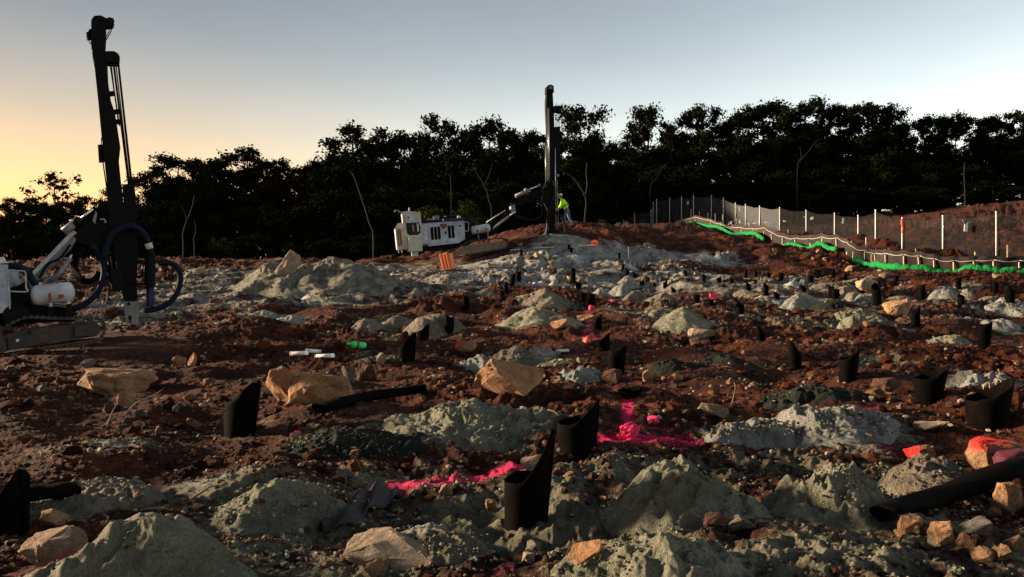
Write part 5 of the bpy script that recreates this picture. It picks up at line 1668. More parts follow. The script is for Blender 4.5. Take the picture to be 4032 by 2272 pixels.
# radiator end
radi = F.part('radiator', F.prism([(82, 575), (130, 490), (215, 480), (300, 760), (320, 960), (125, 975)], -W + 0.1, W - 0.1), 'cream_paint', bevel=0.02)
F.part('radiator_grille', F.prism([(105, 600), (135, 592), (165, 915), (140, 920)], -W + 0.05, -W + 0.11), 'dusty_steel', radi)
F.part('radiator_grille', F.prism([(150, 590), (185, 582), (215, 900), (185, 905)], -W + 0.05, -W + 0.11), 'rust', radi)
for a, b in ((140, 150), (200, 210)):
    F.part('rear_leg', F.tube([(a, 960, -0.6), (b, 1050, -0.6)], 10, smooth=False), 'cream_paint')
F.part('jack_foot', F.prism([(388, 1015), (510, 1012), (515, 1098), (402, 1105)], -W, -W + 0.5), 'white_paint', bevel=0.01)
# roof things
F.part('air_pipe', F.tube([(575, 455, -W), (980, 425, -W), (1400, 395, -W)], 26, smooth=False, seg=14), 'blue_pipe')
F.part('pipe_clamp', F.tube([(975, 425, -W), (1000, 423, -W)], 31, smooth=False, seg=14), 'white_paint')
F.part('hose', F.tube([(1390, 397, -W), (1470, 405, -W), (1530, 440, -W + 0.1), (1575, 490, -W + 0.1), (1590, 520, -W + 0.1)], 28), 'blue_hose')
F.part('grab_handle', F.tube([(680, 440, -0.8), (690, 410, -0.8), (785, 404, -0.8), (800, 432, -0.8)], 6, smooth=False), 'white_paint')
F.part('air_filter', F.prism([(810, 350), (850, 335), (915, 345), (905, 415), (835, 420)], -0.5, 0.1), 'grey_steel', bevel=0.02)
F.part('roof_vent', F.prism([(1000, 352), (1030, 335), (1055, 352)], -0.5, -0.2), 'white_paint')
F.part('work_lamp', F.prism([(1262, 385), (1282, 332), (1325, 345), (1335, 392)], -W, -W + 0.3), 'white_paint', bevel=0.01)
# air receiver tank
tank = F.part('air_tank', MB().capsule(F.L(1520, 618, -0.9), F.L(1892, 560, -0.9), F.len(80)), 'white_paint')
for (a, b) in ((1645, 625), (1818, 578)):
    F.part('port', F.tube([(a, b, -0.9 - F.len(80) - 0.01), (a, b, -0.9 - F.len(70))], 16, smooth=False), 'black_metal', tank)
F.part('emblem', F.tube([(1728, 562, -0.9 - F.len(82)), (1700, 590, -0.9 - F.len(82)), (1728, 620, -0.9 - F.len(80)), (1758, 592, -0.9 - F.len(82)), (1728, 562, -0.9 - F.len(82))], 4), 'ink', tank)
for q in ([(1655, 670), (1700, 1000)], [(1832, 630), (1880, 935)]):
    F.part('tank_leg', F.tube([(x, y, -0.9) for x, y in q], 12, smooth=False), 'grey_steel')
F.part('receiver_block', F.prism([(1680, 700), (1820, 680), (1840, 790), (1690, 800)], -0.7, 0.3), 'black_metal')
# tracks (near side and far side)
for w0, w1 in ((-1.15, -0.75), (0.75, 1.15)):
    tr = F.part('track_frame', F.prism([(1200, 1060), (1420, 915), (1860, 862), (2150, 812), (2200, 880), (2180, 940), (1850, 1000), (1260, 1095)], w0 + 0.06, w1 - 0.06), 'dusty_steel', bevel=0.01)
    track_belt(F, [(1110, 1065), (1250, 965), (1400, 870), (1540, 805), (1800, 790), (2080, 760), (2215, 800), (2250, 880), (2200, 955), (1850, 1030), (1500, 1085), (1250, 1125), (1150, 1140), (1105, 1110)], w0, w1, 0.035, 46, 'dark_track', tr)
    for (a, b, r) in ((1170, 1085, 52), (1462, 940, 34), (2160, 872, 56)):
        F.part('track_wheel', F.tube([(a, b, w0 - 0.02), (a, b, w1 - 0.1)], r, smooth=False, seg=18), 'dusty_steel', tr)
# boom
F.part('boom_base', F.prism([(1840, 560), (1960, 500), (2080, 520), (1960, 700), (1860, 700)], -0.3, 0.3), 'black_metal', bevel=0.02)
F.part('boom_arm', F.prism([(1880, 560), (2150, 330), (2330, 170), (2380, 220), (2180, 400), (1960, 620)], -0.12, 0.22), 'black_metal', bevel=0.02)
F.part('lift_cylinder', F.tube([(1930, 600, -0.35), (2030, 512, -0.35), (2250, 340, -0.35)], 22, smooth=False, seg=14), 'grey_steel')
F.part('lift_cylinder_rod', F.tube([(2250, 340, -0.35), (2375, 258, -0.35)], 14, smooth=False), 'white_paint')
F.part('upper_rod', F.tube([(1815, 465, -0.4), (2180, 228, -0.4)], 11, smooth=False), 'white_paint')
F.part('boom_joint', F.prism([(2290, 150), (2345, 120), (2365, 190), (2350, 290), (2300, 260)], -0.3, 0.3), 'grey_steel', bevel=0.02)
F.to(A5)
F.part('boom_stick', F.prism([(385, 690), (600, 590), (735, 560), (800, 545), (800, 620), (700, 640), (430, 740)], -0.12, 0.2), 'black_metal', bevel=0.02)
F.part('tilt_cylinder', F.tube([(448, 597, -0.25), (560, 550, -0.25), (645, 512, -0.25)], 26, smooth=False, seg=14), 'grey_steel')
F.part('cylinder_collar', F.tube([(575, 530, -0.25), (612, 512, -0.25)], 34, smooth=False, seg=14), 'grey_steel')
F.part('tilt_cylinder_rod', F.tube([(640, 508, -0.25), (765, 452, -0.25)], 10, smooth=False), 'bright_steel')
F.part('cylinder_eye', F.tube([(775, 447, -0.35), (775, 447, -0.1)], 22, smooth=False, seg=14), 'grey_steel')
F.part('mast_bracket', F.prism([(620, 560), (720, 520), (870, 470), (880, 700), (720, 620)], -0.2, 0.3), 'black_metal', bevel=0.02)
# mast
F.to(A3)
mast = F.part('mast', F.prism([(1283, 240), (1283, 180), (1290, 128), (1330, 128), (1336, 240), (1338, 380), (1345, 800), (1345, 1160), (1300, 1160), (1296, 700), (1290, 380)], -0.18, 0.18), 'black_metal', bevel=0.01)
F.part('mast_head', F.prism([(1288, 126), (1288, 84), (1300, 70), (1320, 67), (1334, 76), (1336, 122)], -0.2, 0.2), 'black_metal', mast, 0.03)
F.part('head_cap', F.prism([(1296, 90), (1305, 78), (1322, 76), (1330, 90), (1318, 98)], -0.24, -0.19), 'grey_steel', mast)
for x0, y0, x1, y1, r in ((1277, 520, 1278, 800, 3.0), (1283, 132, 1286, 240, 2.5), (1300, 240, 1308, 800, 2.6), (1294, 240, 1300, 780, 1.6)):
    F.part('rail', F.tube([(x0, y0, -0.22), (x1, y1, -0.22)], r, smooth=False, seg=8), 'bright_steel' if x0 != 1283 else 'black_metal', mast)
drum = F.part('hose_drum', F.prism([(1338, 262), (1338, 230), (1348, 224), (1378, 224), (1386, 232), (1386, 262)], -0.25, 0.25), 'black_metal', mast, 0.02)
for k, xx in enumerate((1340, 1349, 1358, 1367, 1376, 1383)):
    F.part('mast_hose', F.tube([(xx, 262, -0.2 + 0.07 * k), (xx + 1, 420, -0.2 + 0.07 * k)], 1.9, smooth=False, seg=6), 'black_metal', mast)
F.part('rod_carousel', F.prism([(1342, 385), (1384, 380), (1388, 560), (1384, 725), (1352, 730), (1345, 560)], -0.15, 0.3), 'black_metal', mast, 0.02)
F.part('drill_rod', F.tube([(1350, 540, -0.25), (1350, 760, -0.25), (1356, 1155, -0.25)], 3, smooth=False, seg=8), 'bright_steel', mast)
F.part('guide_pipe', F.tube([(1363, 780, -0.3), (1372, 1162, -0.3)], 4.5, smooth=False, seg=8), 'grey_steel', mast)
F.part('clamp', F.prism([(1344, 736), (1382, 736), (1380, 756), (1346, 756)], -0.3, 0.1), 'grey_steel', mast)
F.part('drifter', F.prism([(1290, 800), (1345, 790), (1345, 1000), (1300, 1010), (1275, 960), (1262, 870)], -0.3, 0.05), 'black_metal', mast, 0.02)
F.to(A5)
F.part('mast_foot', F.prism([(870, 1060), (1040, 1050), (1030, 1105), (880, 1110)], -0.25, 0.25), 'black_metal', mast, 0.01)
for q in ([(872, 1110), (888, 1112), (885, 1235), (862, 1240)], [(912, 1112), (930, 1112), (935, 1190), (915, 1210)]):
    F.part('dust_hood', F.prism(q, -0.22, -0.05), 'white_paint', mast)
F.part('hose_loop', F.tube([(812, 850, -0.4), (815, 700, -0.42), (820, 520, -0.42), (855, 425, -0.42), (915, 372, -0.42), (968, 408, -0.42), (976, 500, -0.42), (950, 640, -0.42), (912, 750, -0.42), (893, 860, -0.42)], 11, seg=10), 'blue_hose')
F.part('hose_sleeve', F.tube([(905, 765, -0.42), (890, 860, -0.42), (882, 965, -0.42)], 20, seg=12), 'black_metal')
F.part('suction_hose', F.tube([(884, 960, -0.42), (880, 1020, -0.42), (862, 1140, -0.42)], 14, seg=10), 'blue_pipe')
F.part('feed_hose', F.tube([(425, 860, -0.4), (500, 878, -0.4), (600, 915, -0.4), (690, 920, -0.4), (765, 890, -0.4), (810, 845, -0.4)], 12, seg=10), 'blue_hose')
F.part('dust_hose', F.tube([(950, 850, -0.4), (985, 828, -0.45), (1040, 838, -0.5), (1090, 910, -0.5), (1122, 1010, -0.5), (1128, 1110, -0.5), (1112, 1205, -0.5)], 15, seg=10), 'blue_hose')

# ---- the near rig (only its front half is in the picture)
B1 = (0, 0, 1.008); B2 = (0, 780, 2.2)
_c = P(200, 1400, 17.4)
F1 = Frame('drill_rig', (_c.x, 17.4, float(base_h(np.array([_c.x]), np.array([17.4]))[0])), rad(27), rad(-5), B2)
tag(F1.o, 'near drill rig at the left edge with a leaning black mast and blue hoses', 'drill rig')
F = F1
F.part('engine_cover', F.prism([(-700, 560), (60, 585), (82, 960), (30, 985), (-700, 1060)], -1.0, 1.0), 'blue_paint', bevel=0.02)
F.part('body_edge', F.prism([(60, 588), (72, 640), (92, 955), (80, 965)], -1.02, -0.98), 'white_paint')
F.part('lettering', F.tube([(2, 742, -1.012), (2, 772, -1.012), (14, 770, -1.012)], 2.2, smooth=False, seg=6), 'white_paint')
F.part('lettering', F.tube([(24, 746, -1.012), (24, 772, -1.012)], 2.2, smooth=False, seg=6), 'white_paint')
F.part('lettering', F.tube([(36, 744, -1.012), (36, 770, -1.012), (48, 768, -1.012)], 2.2, smooth=False, seg=6), 'white_paint')
F.part('work_lamp', F.prism([(-10, 520), (20, 512), (34, 548), (60, 560), (60, 605), (-10, 600)], -0.7, -0.4), 'white_paint', bevel=0.01)
F.part('chassis', F.prism([(-700, 1000), (40, 965), (260, 930), (620, 960), (640, 1060), (200, 1080), (-700, 1180)], -0.6, 0.6), 'black_metal', bevel=0.02)
F.part('drive_cover', F.tube([(140, 1020, -1.0), (140, 1020, -0.5)], 95, smooth=False, seg=24), 'black_metal')
F.part('engine_block', F.prism([(85, 780), (230, 720), (280, 940), (90, 970)], -0.6, 0.6), 'black_metal')
F.part('hose', F.tube([(-60, 600, -0.85), (40, 592, -0.85), (130, 592, -0.85), (215, 620, -0.85), (265, 690, -0.8), (312, 752, -0.75)], 27, seg=14), 'blue_hose')
F.part('guard_rail', F.tube([(90, 632, -1.0), (190, 630, -1.0), (222, 655, -1.0), (226, 780, -1.0), (240, 792, -1.0), (225, 812, -1.0), (78, 808, -1.0)], 6, n=3), 'white_paint')
F.part('step_rail', F.tube([(130, 760, -0.8), (185, 735, -0.8), (195, 680, -0.8), (180, 668, -0.8)], 7), 'grey_steel')
tank = F.part('air_tank', MB().capsule(F.L(268, 848, -0.95), F.L(650, 806, -0.95), F.len(84), 28), 'white_paint')
for q in ([(415, 830), (440, 820), (450, 880), (425, 900)], [(505, 838), (550, 832), (552, 860), (510, 875)]):
    F.part('rust_patch', F.prism(q, -0.95 - F.len(85), -0.95 - F.len(70)), 'rust', tank)
for a, b in ((440, 905), (597, 880)):
    F.part('tank_foot', F.prism([(a - 14, b - 15), (a + 14, b - 17), (a + 14, b + 35), (a - 14, b + 38)], -1.05, -0.75), 'white_paint', tank)
    F.part('tank_leg', F.prism([(a - 24, b + 36), (a + 24, b + 34), (a + 24, b + 150), (a - 24, b + 160)], -1.02, -0.78), 'black_metal')
# boom
boom = F.part('boom_arm', F.prism([(215, 790), (225, 720), (290, 645), (610, 320), (660, 345), (600, 440), (430, 600), (330, 690), (260, 790)], -0.22, 0.22), 'grey_steel', bevel=0.02)
F.part('boom_top_plate', F.prism([(284, 640), (600, 312), (640, 284), (660, 300), (612, 342), (300, 662)], -0.27, 0.27), 'white_paint', boom, 0.01)
F.part('boom_hose', F.tube([(340, 690, -0.3), (420, 570, -0.3), (520, 520, -0.3), (610, 400, -0.3)], 10), 'black_metal', boom)
F.part('lift_cylinder', F.tube([(420, 735, -0.35), (520, 650, -0.35), (610, 520, -0.35)], 20, smooth=False, seg=14), 'grey_steel')
F.part('lift_cylinder_rod', F.tube([(560, 600, -0.35), (622, 490, -0.35)], 10, smooth=False), 'bright_steel')
F.part('boom_base', F.prism([(370, 745), (400, 700), (440, 690), (460, 745)], -0.3, 0.3), 'grey_steel', bevel=0.02)
F.part('tilt_cylinder', F.tube([(548, 290, -0.3), (600, 255, -0.3), (668, 205, -0.3)], 33, smooth=False, seg=16), 'grey_steel')
F.part('cylinder_collar', F.tube([(640, 225, -0.3), (690, 188, -0.3)], 40, smooth=False, seg=16), 'black_metal')
F.part('cylinder_port', F.tube([(610, 205, -0.3), (632, 185, -0.3)], 14, smooth=False), 'grey_steel')
F.part('tilt_cylinder_rod', F.tube([(690, 188, -0.3), (805, 92, -0.3)], 11, smooth=False), 'bright_steel')
F.part('mast_bracket', F.prism([(760, 190), (825, 95), (845, 120), (820, 220), (900, 180), (960, 260), (940, 380), (830, 420), (700, 380), (650, 330)], -0.25, 0.3), 'black_metal', bevel=0.02)
F.part('bracket_plate', F.prism([(800, 200), (828, 112), (842, 130), (826, 225)], -0.3, -0.24), 'grey_steel')
F.part('bracket_hook', F.tube([(865, 185, -0.3), (900, 185, -0.3), (918, 215, -0.3)], 8), 'grey_steel')
# tracks
for w0, w1 in ((-1.2, -0.75), (0.75, 1.2)):
    tr = F.part('track_frame', F.prism([(-700, 1330), (-100, 1230), (260, 1130), (820, 1085), (840, 1160), (780, 1200), (60, 1320), (-700, 1430)], w0 + 0.08, w1 - 0.08), 'dark_track', bevel=0.01)
    track_belt(F, [(-800, 1330), (-300, 1230), (0, 1130), (120, 1070), (240, 1030), (500, 1040), (840, 1042), (900, 1080), (912, 1140), (885, 1205), (840, 1245), (500, 1300), (0, 1368), (-800, 1480)], w0, w1, 0.035, 70, 'dark_track', tr)
    F.part('track_wheel', F.tube([(800, 1140, w0 - 0.02), (800, 1140, w1 - 0.1)], 62, smooth=False, seg=20), 'dark_track', tr)
    F.part('track_plate', F.prism([(650, 1110), (832, 1090), (838, 1150), (800, 1185), (655, 1200)], w0 - 0.03, w0 + 0.09), 'dark_track', tr)
    F.part('track_plate', F.prism([(270, 1140), (420, 1108), (425, 1160), (270, 1190)], w0 - 0.03, w0 + 0.09), 'dark_track', tr)
    F.part('track_plate', F.prism([(70, 1210), (420, 1165), (425, 1240), (75, 1320)], w0 - 0.02, w0 + 0.09), 'dark_track', tr)
    F.part('bolt', F.tube([(152, 1232, w0 - 0.06), (152, 1232, w0)], 13, smooth=False), 'white_paint', tr)
F.part('rear_deck', F.prism([(-200, 1000), (0, 1100), (60, 1330), (-200, 1400)], -1.3, -1.2), 'dark_track')
# mast (leaning)
F.to(B1)
mast = F.part('mast', F.prism([(367, 175), (413, 175), (418, 205), (424, 240), (428, 330), (438, 400), (455, 450), (463, 500), (476, 585), (470, 640), (492, 850), (515, 860), (545, 1190), (495, 1190), (440, 870), (415, 620), (405, 540), (392, 400), (376, 250), (368, 215)], -0.22, 0.22), 'black_metal', bevel=0.01)
F.part('mast_head', F.prism([(365, 176), (366, 80), (376, 66), (398, 64), (412, 70), (418, 108), (416, 176)], -0.2, 0.2), 'black_metal', mast, 0.02)
F.part('head_motor', F.prism([(412, 72), (430, 74), (432, 70), (448, 74), (452, 84), (448, 98), (426, 102), (412, 98)], -0.15, 0.15), 'black_metal', mast, 0.015)
F.part('head_hose', F.tube([(445, 98, 0), (440, 125, 0), (420, 160, 0), (414, 172, 0)], 2.2, seg=6), 'black_metal', mast)
F.part('head_hose', F.tube([(436, 98, 0.1), (434, 122, 0.1), (416, 155, 0.1)], 1.8, seg=6), 'black_metal', mast)
F.part('head_pulley', F.prism([(344, 130), (352, 126), (356, 116), (362, 118), (364, 150), (346, 150)], -0.1, 0.1), 'black_metal', mast, 0.01)
F.part('head_hose', F.tube([(348, 150, 0), (356, 168, 0), (366, 178, 0)], 2, seg=6), 'black_metal', mast)
F.part('head_knob', F.tube([(412, 122, 0), (421, 122, 0)], 4, smooth=False, seg=8), 'black_metal', mast)
F.part('hose_drum', F.prism([(420, 240), (420, 206), (452, 206), (466, 214), (472, 226), (472, 242)], -0.25, 0.25), 'black_metal', mast, 0.02)
for k, (xa, xb, r, ye) in enumerate(((435, 474, 3.2, 500), (449, 512, 4.6, 740), (458, 518, 2.6, 760), (468, 532, 4.5, 830), (470, 536, 2.4, 830), (440, 468, 1.8, 480))):
    F.part('mast_hose', F.tube([(xa, 238, -0.15 + 0.06 * k), (xa + (xb - xa) * 0.5, 238 + (ye - 238) * 0.5, -0.15 + 0.06 * k), (xb, ye, -0.15 + 0.06 * k)], r, seg=6), 'black_metal', mast)
for yy, xx in ((368, 440), (440, 460), (480, 466)):
    F.part('hose_bracket', F.prism([(xx - 8, yy - 6), (xx + 16, yy - 8), (xx + 18, yy + 6), (xx - 6, yy + 10)], -0.1, 0.1), 'black_metal', mast)
F.part('rod_carousel', F.prism([(492, 735), (530, 730), (542, 860), (520, 900), (500, 880)], -0.2, 0.25), 'black_metal', mast, 0.02)
F.part('control_box', F.prism([(390, 576), (411, 574), (416, 638), (394, 640)], -0.12, 0.12), 'black_metal', mast, 0.01)
F.part('box_rod', F.tube([(402, 576, 0), (402, 548, 0), (410, 546, 0)], 2, smooth=False, seg=6), 'black_metal', mast)
F.part('side_rail', F.tube([(408, 640, 0), (438, 850, 0)], 3, smooth=False, seg=6), 'black_metal', mast)
F.part('side_rail', F.tube([(418, 640, -0.1), (446, 850, -0.1)], 2, smooth=False, seg=6), 'black_metal', mast)
F.part('carriage', F.prism([(440, 850), (535, 840), (542, 1000), (534, 1190), (497, 1190), (478, 1090), (452, 960)], -0.3, 0.1), 'black_metal', mast, 0.03)
F.to(B2)
F.part('mast_foot', F.prism([(1075, 880), (1170, 880), (1200, 940), (1195, 1090), (1150, 1090), (1150, 1010), (1105, 1020), (1105, 1085), (1095, 1085)], -0.25, 0.2), 'grey_steel', mast, 0.01)
for q in ([(1103, 905), (1128, 905), (1128, 928), (1103, 928)], [(1118, 1020), (1142, 1018), (1142, 1042), (1118, 1044)]):
    F.part('foot_hole', F.prism(q, -0.265, -0.24), 'black_metal', mast)
F.part('cross_bar', F.tube([(1120, 745, -0.3), (1250, 742, -0.3), (1270, 710, -0.3)], 9, smooth=False), 'black_metal', mast)
for k, (xa, ya, xm, ym, xb, yb) in enumerate(((438, 880, 415, 1000, 440, 1120), (446, 900, 430, 1010, 462, 1135), (452, 920, 445, 1030, 480, 1150), (430, 930, 408, 1040, 425, 1110), (448, 960, 455, 1060, 470, 1160), (440, 1000, 432, 1080, 452, 1150))):
    F.part('hanging_hose', F.tube([(xa * 2.182, (ya * 0.992 - 780) * 2.2, -0.3 + 0.06 * k), (xm * 2.182, (ym * 0.992 - 780) * 2.2, -0.3 + 0.06 * k), (xb * 2.182, (yb * 0.992 - 780) * 2.2, -0.25 + 0.05 * k)], 12, seg=8), 'black_metal', mast)
F.part('rock_drill', F.prism([(965, 640), (1050, 620), (1060, 790), (985, 800)], -0.4, -0.1), 'black_metal', mast, 0.03)
# hoses
hp = lambda pts, r, name, mat, w=-0.45, seg=14: F.part(name, F.tube([(x, y, w) for x, y in pts], r, seg=seg), mat)
hp([(905, 520), (925, 420), (975, 310), (1060, 255), (1140, 245), (1215, 280), (1265, 350), (1290, 410), (1300, 470)], 29, 'hose_loop', 'blue_hose')
F.part('hose_clamp', F.tube([(1282, 392, -0.45), (1298, 440, -0.45)], 33, smooth=False, seg=14), 'green_panel')
hp([(1298, 500), (1300, 530), (1298, 740), (1296, 760)], 46, 'hose_sleeve', 'black_metal')
F.part('sleeve_cone', MB().tube([F.L(1300, 450, -0.45), F.L(1299, 505, -0.45)], [F.len(30), F.len(46)], 14), 'black_metal')
hp([(1302, 760), (1302, 850), (1300, 940)], 32, 'suction_hose', 'blue_pipe')
hp([(1250, 975), (1330, 965), (1430, 930), (1510, 860), (1555, 760), (1562, 670), (1530, 600), (1470, 562), (1400, 560), (1370, 575)], 25, 'dust_hose', 'blue_hose')
F.part('hose_coupling', F.tube([(1345, 600, -0.45), (1385, 566, -0.45)], 22, smooth=False), 'green_panel')
hp([(790, 405), (850, 470), (893, 560), (900, 660), (870, 770), (810, 860), (720, 925), (630, 965)], 25, 'feed_hose', 'blue_hose', -0.35)
for k in range(5):
    r = 100 + 9 * k
    hp([(760 + r * math.cos(a) * (0.9 + 0.03 * k), 580 + (r + 25) * math.sin(a)) for a in [0.4 + i * (5.6 + 0.1 * k) / 11 for i in range(12)]], 9, 'coiled_hose', 'black_metal', -0.2 + 0.05 * k, 8)
for k in range(3):
    hp([(1160, 560 + 8 * k), (1220 + 10 * k, 540), (1240, 600), (1215, 680 + 6 * k), (1165, 660)], 6, 'loose_hose', 'black_metal', -0.2 + 0.05 * k, 8)
hp([(900, 770), (870, 850), (880, 930), (920, 900), (935, 800)], 6, 'hanging_chain', 'dusty_steel', -0.4, 8)

# ------------------------------------------------------------------ the worker
def skin_mesh(name, joints, edges, mat, parent, root=0, sub=2):
    me = bpy.data.meshes.new(name)
    me.from_pydata([j[0] for j in joints], edges, [])
    me.update()
    o = bpy.data.objects.new(name, me); COL.objects.link(o)
    if parent is not None:
        o.parent = parent
    sk = o.modifiers.new('skin', 'SKIN'); sk.use_smooth_shade = True
    if not me.skin_vertices:
        bpy.context.view_layer.objects.active = o
    for i, j in enumerate(joints):
        me.skin_vertices[0].data[i].radius = (j[1], j[2] if len(j) > 2 else j[1])
    me.skin_vertices[0].data[root].use_root = True
    sb = o.modifiers.new('sub', 'SUBSURF'); sb.levels = sub; sb.render_levels = sub
    me.materials.append(M[mat])
    return o
def worker():
    x, y = P(2228, 900, 41.0).x, 41.0
    z = float(base_h(np.array([x]), np.array([y]))[0])
    z = max(z, EYE - (884 - HOR) / FPX * 41.0 - 0.06)
    p = empty('person', (x, y, z - 0.02))
    tag(p, 'worker in a yellow-green hi-vis jacket and white hard hat bending beside the far mast', 'person')
    V3 = lambda a, b, c: (a, b, c)
    # facing -x (towards the mast), bending forward
    hipc = (0.06, 0.0, 0.80)
    # legs and pelvis in jeans
    J = [(V3(0.06, 0, 0.84), 0.15, 0.13), (V3(0.03, -0.09, 0.76), 0.10), (V3(-0.10, -0.10, 0.45), 0.075), (V3(-0.02, -0.10, 0.11), 0.055), 
         (V3(0.12, 0.09, 0.76), 0.10), (V3(0.16, 0.10, 0.45), 0.075), (V3(0.38, 0.11, 0.13), 0.055), (V3(0.03, 0, 0.96), 0.15, 0.13)]
    skin_mesh('jeans', J, [(0, 1), (1, 2), (2, 3), (0, 4), (4, 5), (5, 6), (0, 7)], 'denim', p)
    # jacket with sleeves
    J = [(V3(0.05, 0, 0.90), 0.165, 0.14), (V3(-0.02, 0, 1.06), 0.175, 0.15), (V3(-0.12, 0, 1.24), 0.19, 0.16), (V3(-0.19, 0, 1.34), 0.13, 0.12), (V3(-0.23, 0, 1.40), 0.07),
         (V3(-0.17, -0.19, 1.29), 0.085), (V3(-0.22, -0.25, 1.06), 0.065), (V3(-0.33, -0.20, 0.88), 0.05),
         (V3(-0.17, 0.19, 1.29), 0.085), (V3(-0.26, 0.24, 1.06), 0.065), (V3(-0.40, 0.18, 0.94), 0.05)]
    jk = skin_mesh('jacket', J, [(0, 1), (1, 2), (2, 3), (3, 4), (2, 5), (5, 6), (6, 7), (2, 8), (8, 9), (9, 10)], 'hivis', p)
    mb = MB()
    mb.tube([(-0.03, -0.005, 1.03), (-0.05, -0.005, 1.085)], [0.20, 0.20], 20, caps=False)
    mb.build('reflective_band', M['hivis_dark'], jk)
    # head and neck, one skin surface
    J = [(V3(-0.23, 0, 1.38), 0.055), (V3(-0.26, 0, 1.45), 0.06), (V3(-0.29, 0, 1.52), 0.085, 0.08), (V3(-0.30, 0, 1.59), 0.09, 0.085), (V3(-0.375, 0, 1.53), 0.022), (V3(-0.37, 0, 1.47), 0.03)]
    hd = skin_mesh('head', J, [(0, 1), (1, 2), (2, 3), (2, 4), (2, 5)], 'skin', p)
    mb = MB()
    for s in (-1, 1):
        mb.tube([(-0.365, s * 0.035, 1.56), (-0.378, s * 0.035, 1.56)], 0.012, 8)
    mb.build('eye', M['hair'], hd)
    for s in (-1, 1):
        MB().tube([(-0.285, s * 0.085, 1.50), (-0.28, s * 0.10, 1.53), (-0.285, s * 0.088, 1.56)], 0.014, 6).build('ear', M['skin'], hd)
    MB().tube([(-0.24, 0, 1.46), (-0.225, 0, 1.52), (-0.235, 0, 1.57)], [0.05, 0.07, 0.06], 10).build('hair', M['hair'], hd)
    # hard hat: dome and brim
    bm = MB()
    pts = []
    ax = Vector((-0.18, 0, 1)).normalized()
    c = Vector((-0.295, 0, 1.575))
    for k in range(7):
        t = k / 6 * math.pi / 2
        pts.append((c + ax * 0.125 * math.sin(t), 0.125 * math.cos(t) + 0.004))
    bm.tube([q[0] for q in pts], [q[1] for q in pts], 18)
    bm.build('hard_hat', M['hat'], p)
    b2 = MB().tube([c, c + ax * 0.012], [0.145, 0.135], 18)
    b2.build('hat_brim', M['hat'], p)
    # hands with five fingers closing on the pipe
    for s, w in ((-1, Vector((-0.35, -0.19, 0.855))), (1, Vector((-0.42, 0.175, 0.925)))):
        J = [((0, 0, 0), 0.03, 0.022), ((-0.05, 0, -0.03), 0.036, 0.02)]
        E = [(0, 1)]
        for k in range(4):
            b = len(J)
            oy = (k - 1.5) * 0.018
            ln = (0.9, 1.0, 0.95, 0.78)[k]
            J += [((-0.08, oy, -0.04), 0.009), ((-0.08 - 0.03 * ln, oy, -0.055), 0.0085), ((-0.095 - 0.02 * ln, oy, -0.055 - 0.03 * ln), 0.008)]
            E += [(1, b), (b, b + 1), (b + 1, b + 2)]
        b = len(J)
        J += [((-0.03, -s * 0.035, -0.03), 0.011), ((-0.055, -s * 0.05, -0.055), 0.0095)]
        E += [(0, b), (b, b + 1)]
        J = [(tuple(Vector(j[0]) + w), *j[1:]) for j in J]
        skin_mesh('hand', J, E, 'skin', p, 0, 1)
    for (ax_, ay_, az_) in ((-0.02, -0.10, 0.05), (0.40, 0.11, 0.07)):
        J = [((ax_ + 0.03, ay_, az_), 0.05, 0.05), ((ax_ - 0.06, ay_, az_ - 0.02), 0.05, 0.04), ((ax_ - 0.16, ay_, az_ - 0.03), 0.045, 0.03), ((ax_ + 0.01, ay_, az_ + 0.09), 0.055)]
        skin_mesh('boot', J, [(0, 1), (1, 2), (0, 3)], 'boot', p, 0, 1)
worker()
# ------------------------------------------------------------------ screened chain-link fence on the right
FC = (2300, 740, 1.487)
def fc(x, y):
    return FC[0] + x / FC[2], FC[1] + y / FC[2]
POSTS = [(228, 187, 214, 92), (295, 150, 214, 90), (392, 130, 195, 88), (404, 85, 188, 86), (424, 68, 182, 83), (500, 60, 170, 81), (570, 52, 168, 79), (640, 45, 175, 77), (745, 45, 172, 74.5),
         (815, 60, 192, 72), (886, 90, 214, 69.5), (945, 98, 232, 67), (1028, 108, 252, 64), (1145, 117, 272, 60.5), (1300, 133, 294, 56.5), (1466, 150, 324, 52.5), (1604, 163, 347, 49),
         (1706, 132, 350, 46), (1862, 177, 405, 43), (2100, 165, 408, 40), (2413, 143, 402, 37.2), (2700, 135, 400, 35)]
fen = empty('screened_fence', P(*fc(1300, 294), 56.5))
tag(fen, 'long chain-link fence with black see-through screen and pale posts on the right', 'fence')
f0 = fen.location.copy()
_tops, _bots = [], []
for (x, yt, yb, d) in POSTS:
    a = P(*fc(x, yb), d); b = P(*fc(x, yt), d)
    zg = float(base_h(np.array([a.x]), np.array([a.y]))[0])
    lo = Vector((a.x, a.y, min(a.z, zg) - 0.1))
    if (b - a).length > 2.6:
        b = a + (b - a) * (2.6 / (b - a).length)
    _bots.append(Vector((a.x, a.y, min(a.z, zg + 0.05)))); _tops.append(b)
    MB().tube([lo - f0, b - f0], 0.033, 8).build('post', M['galv'], fen)
    MB().capsule(b - f0 + Vector((0, 0, -0.03)), b - f0 + Vector((0, 0, 0.06)), 0.042, 8).build('post_cap', M['galv'], fen)
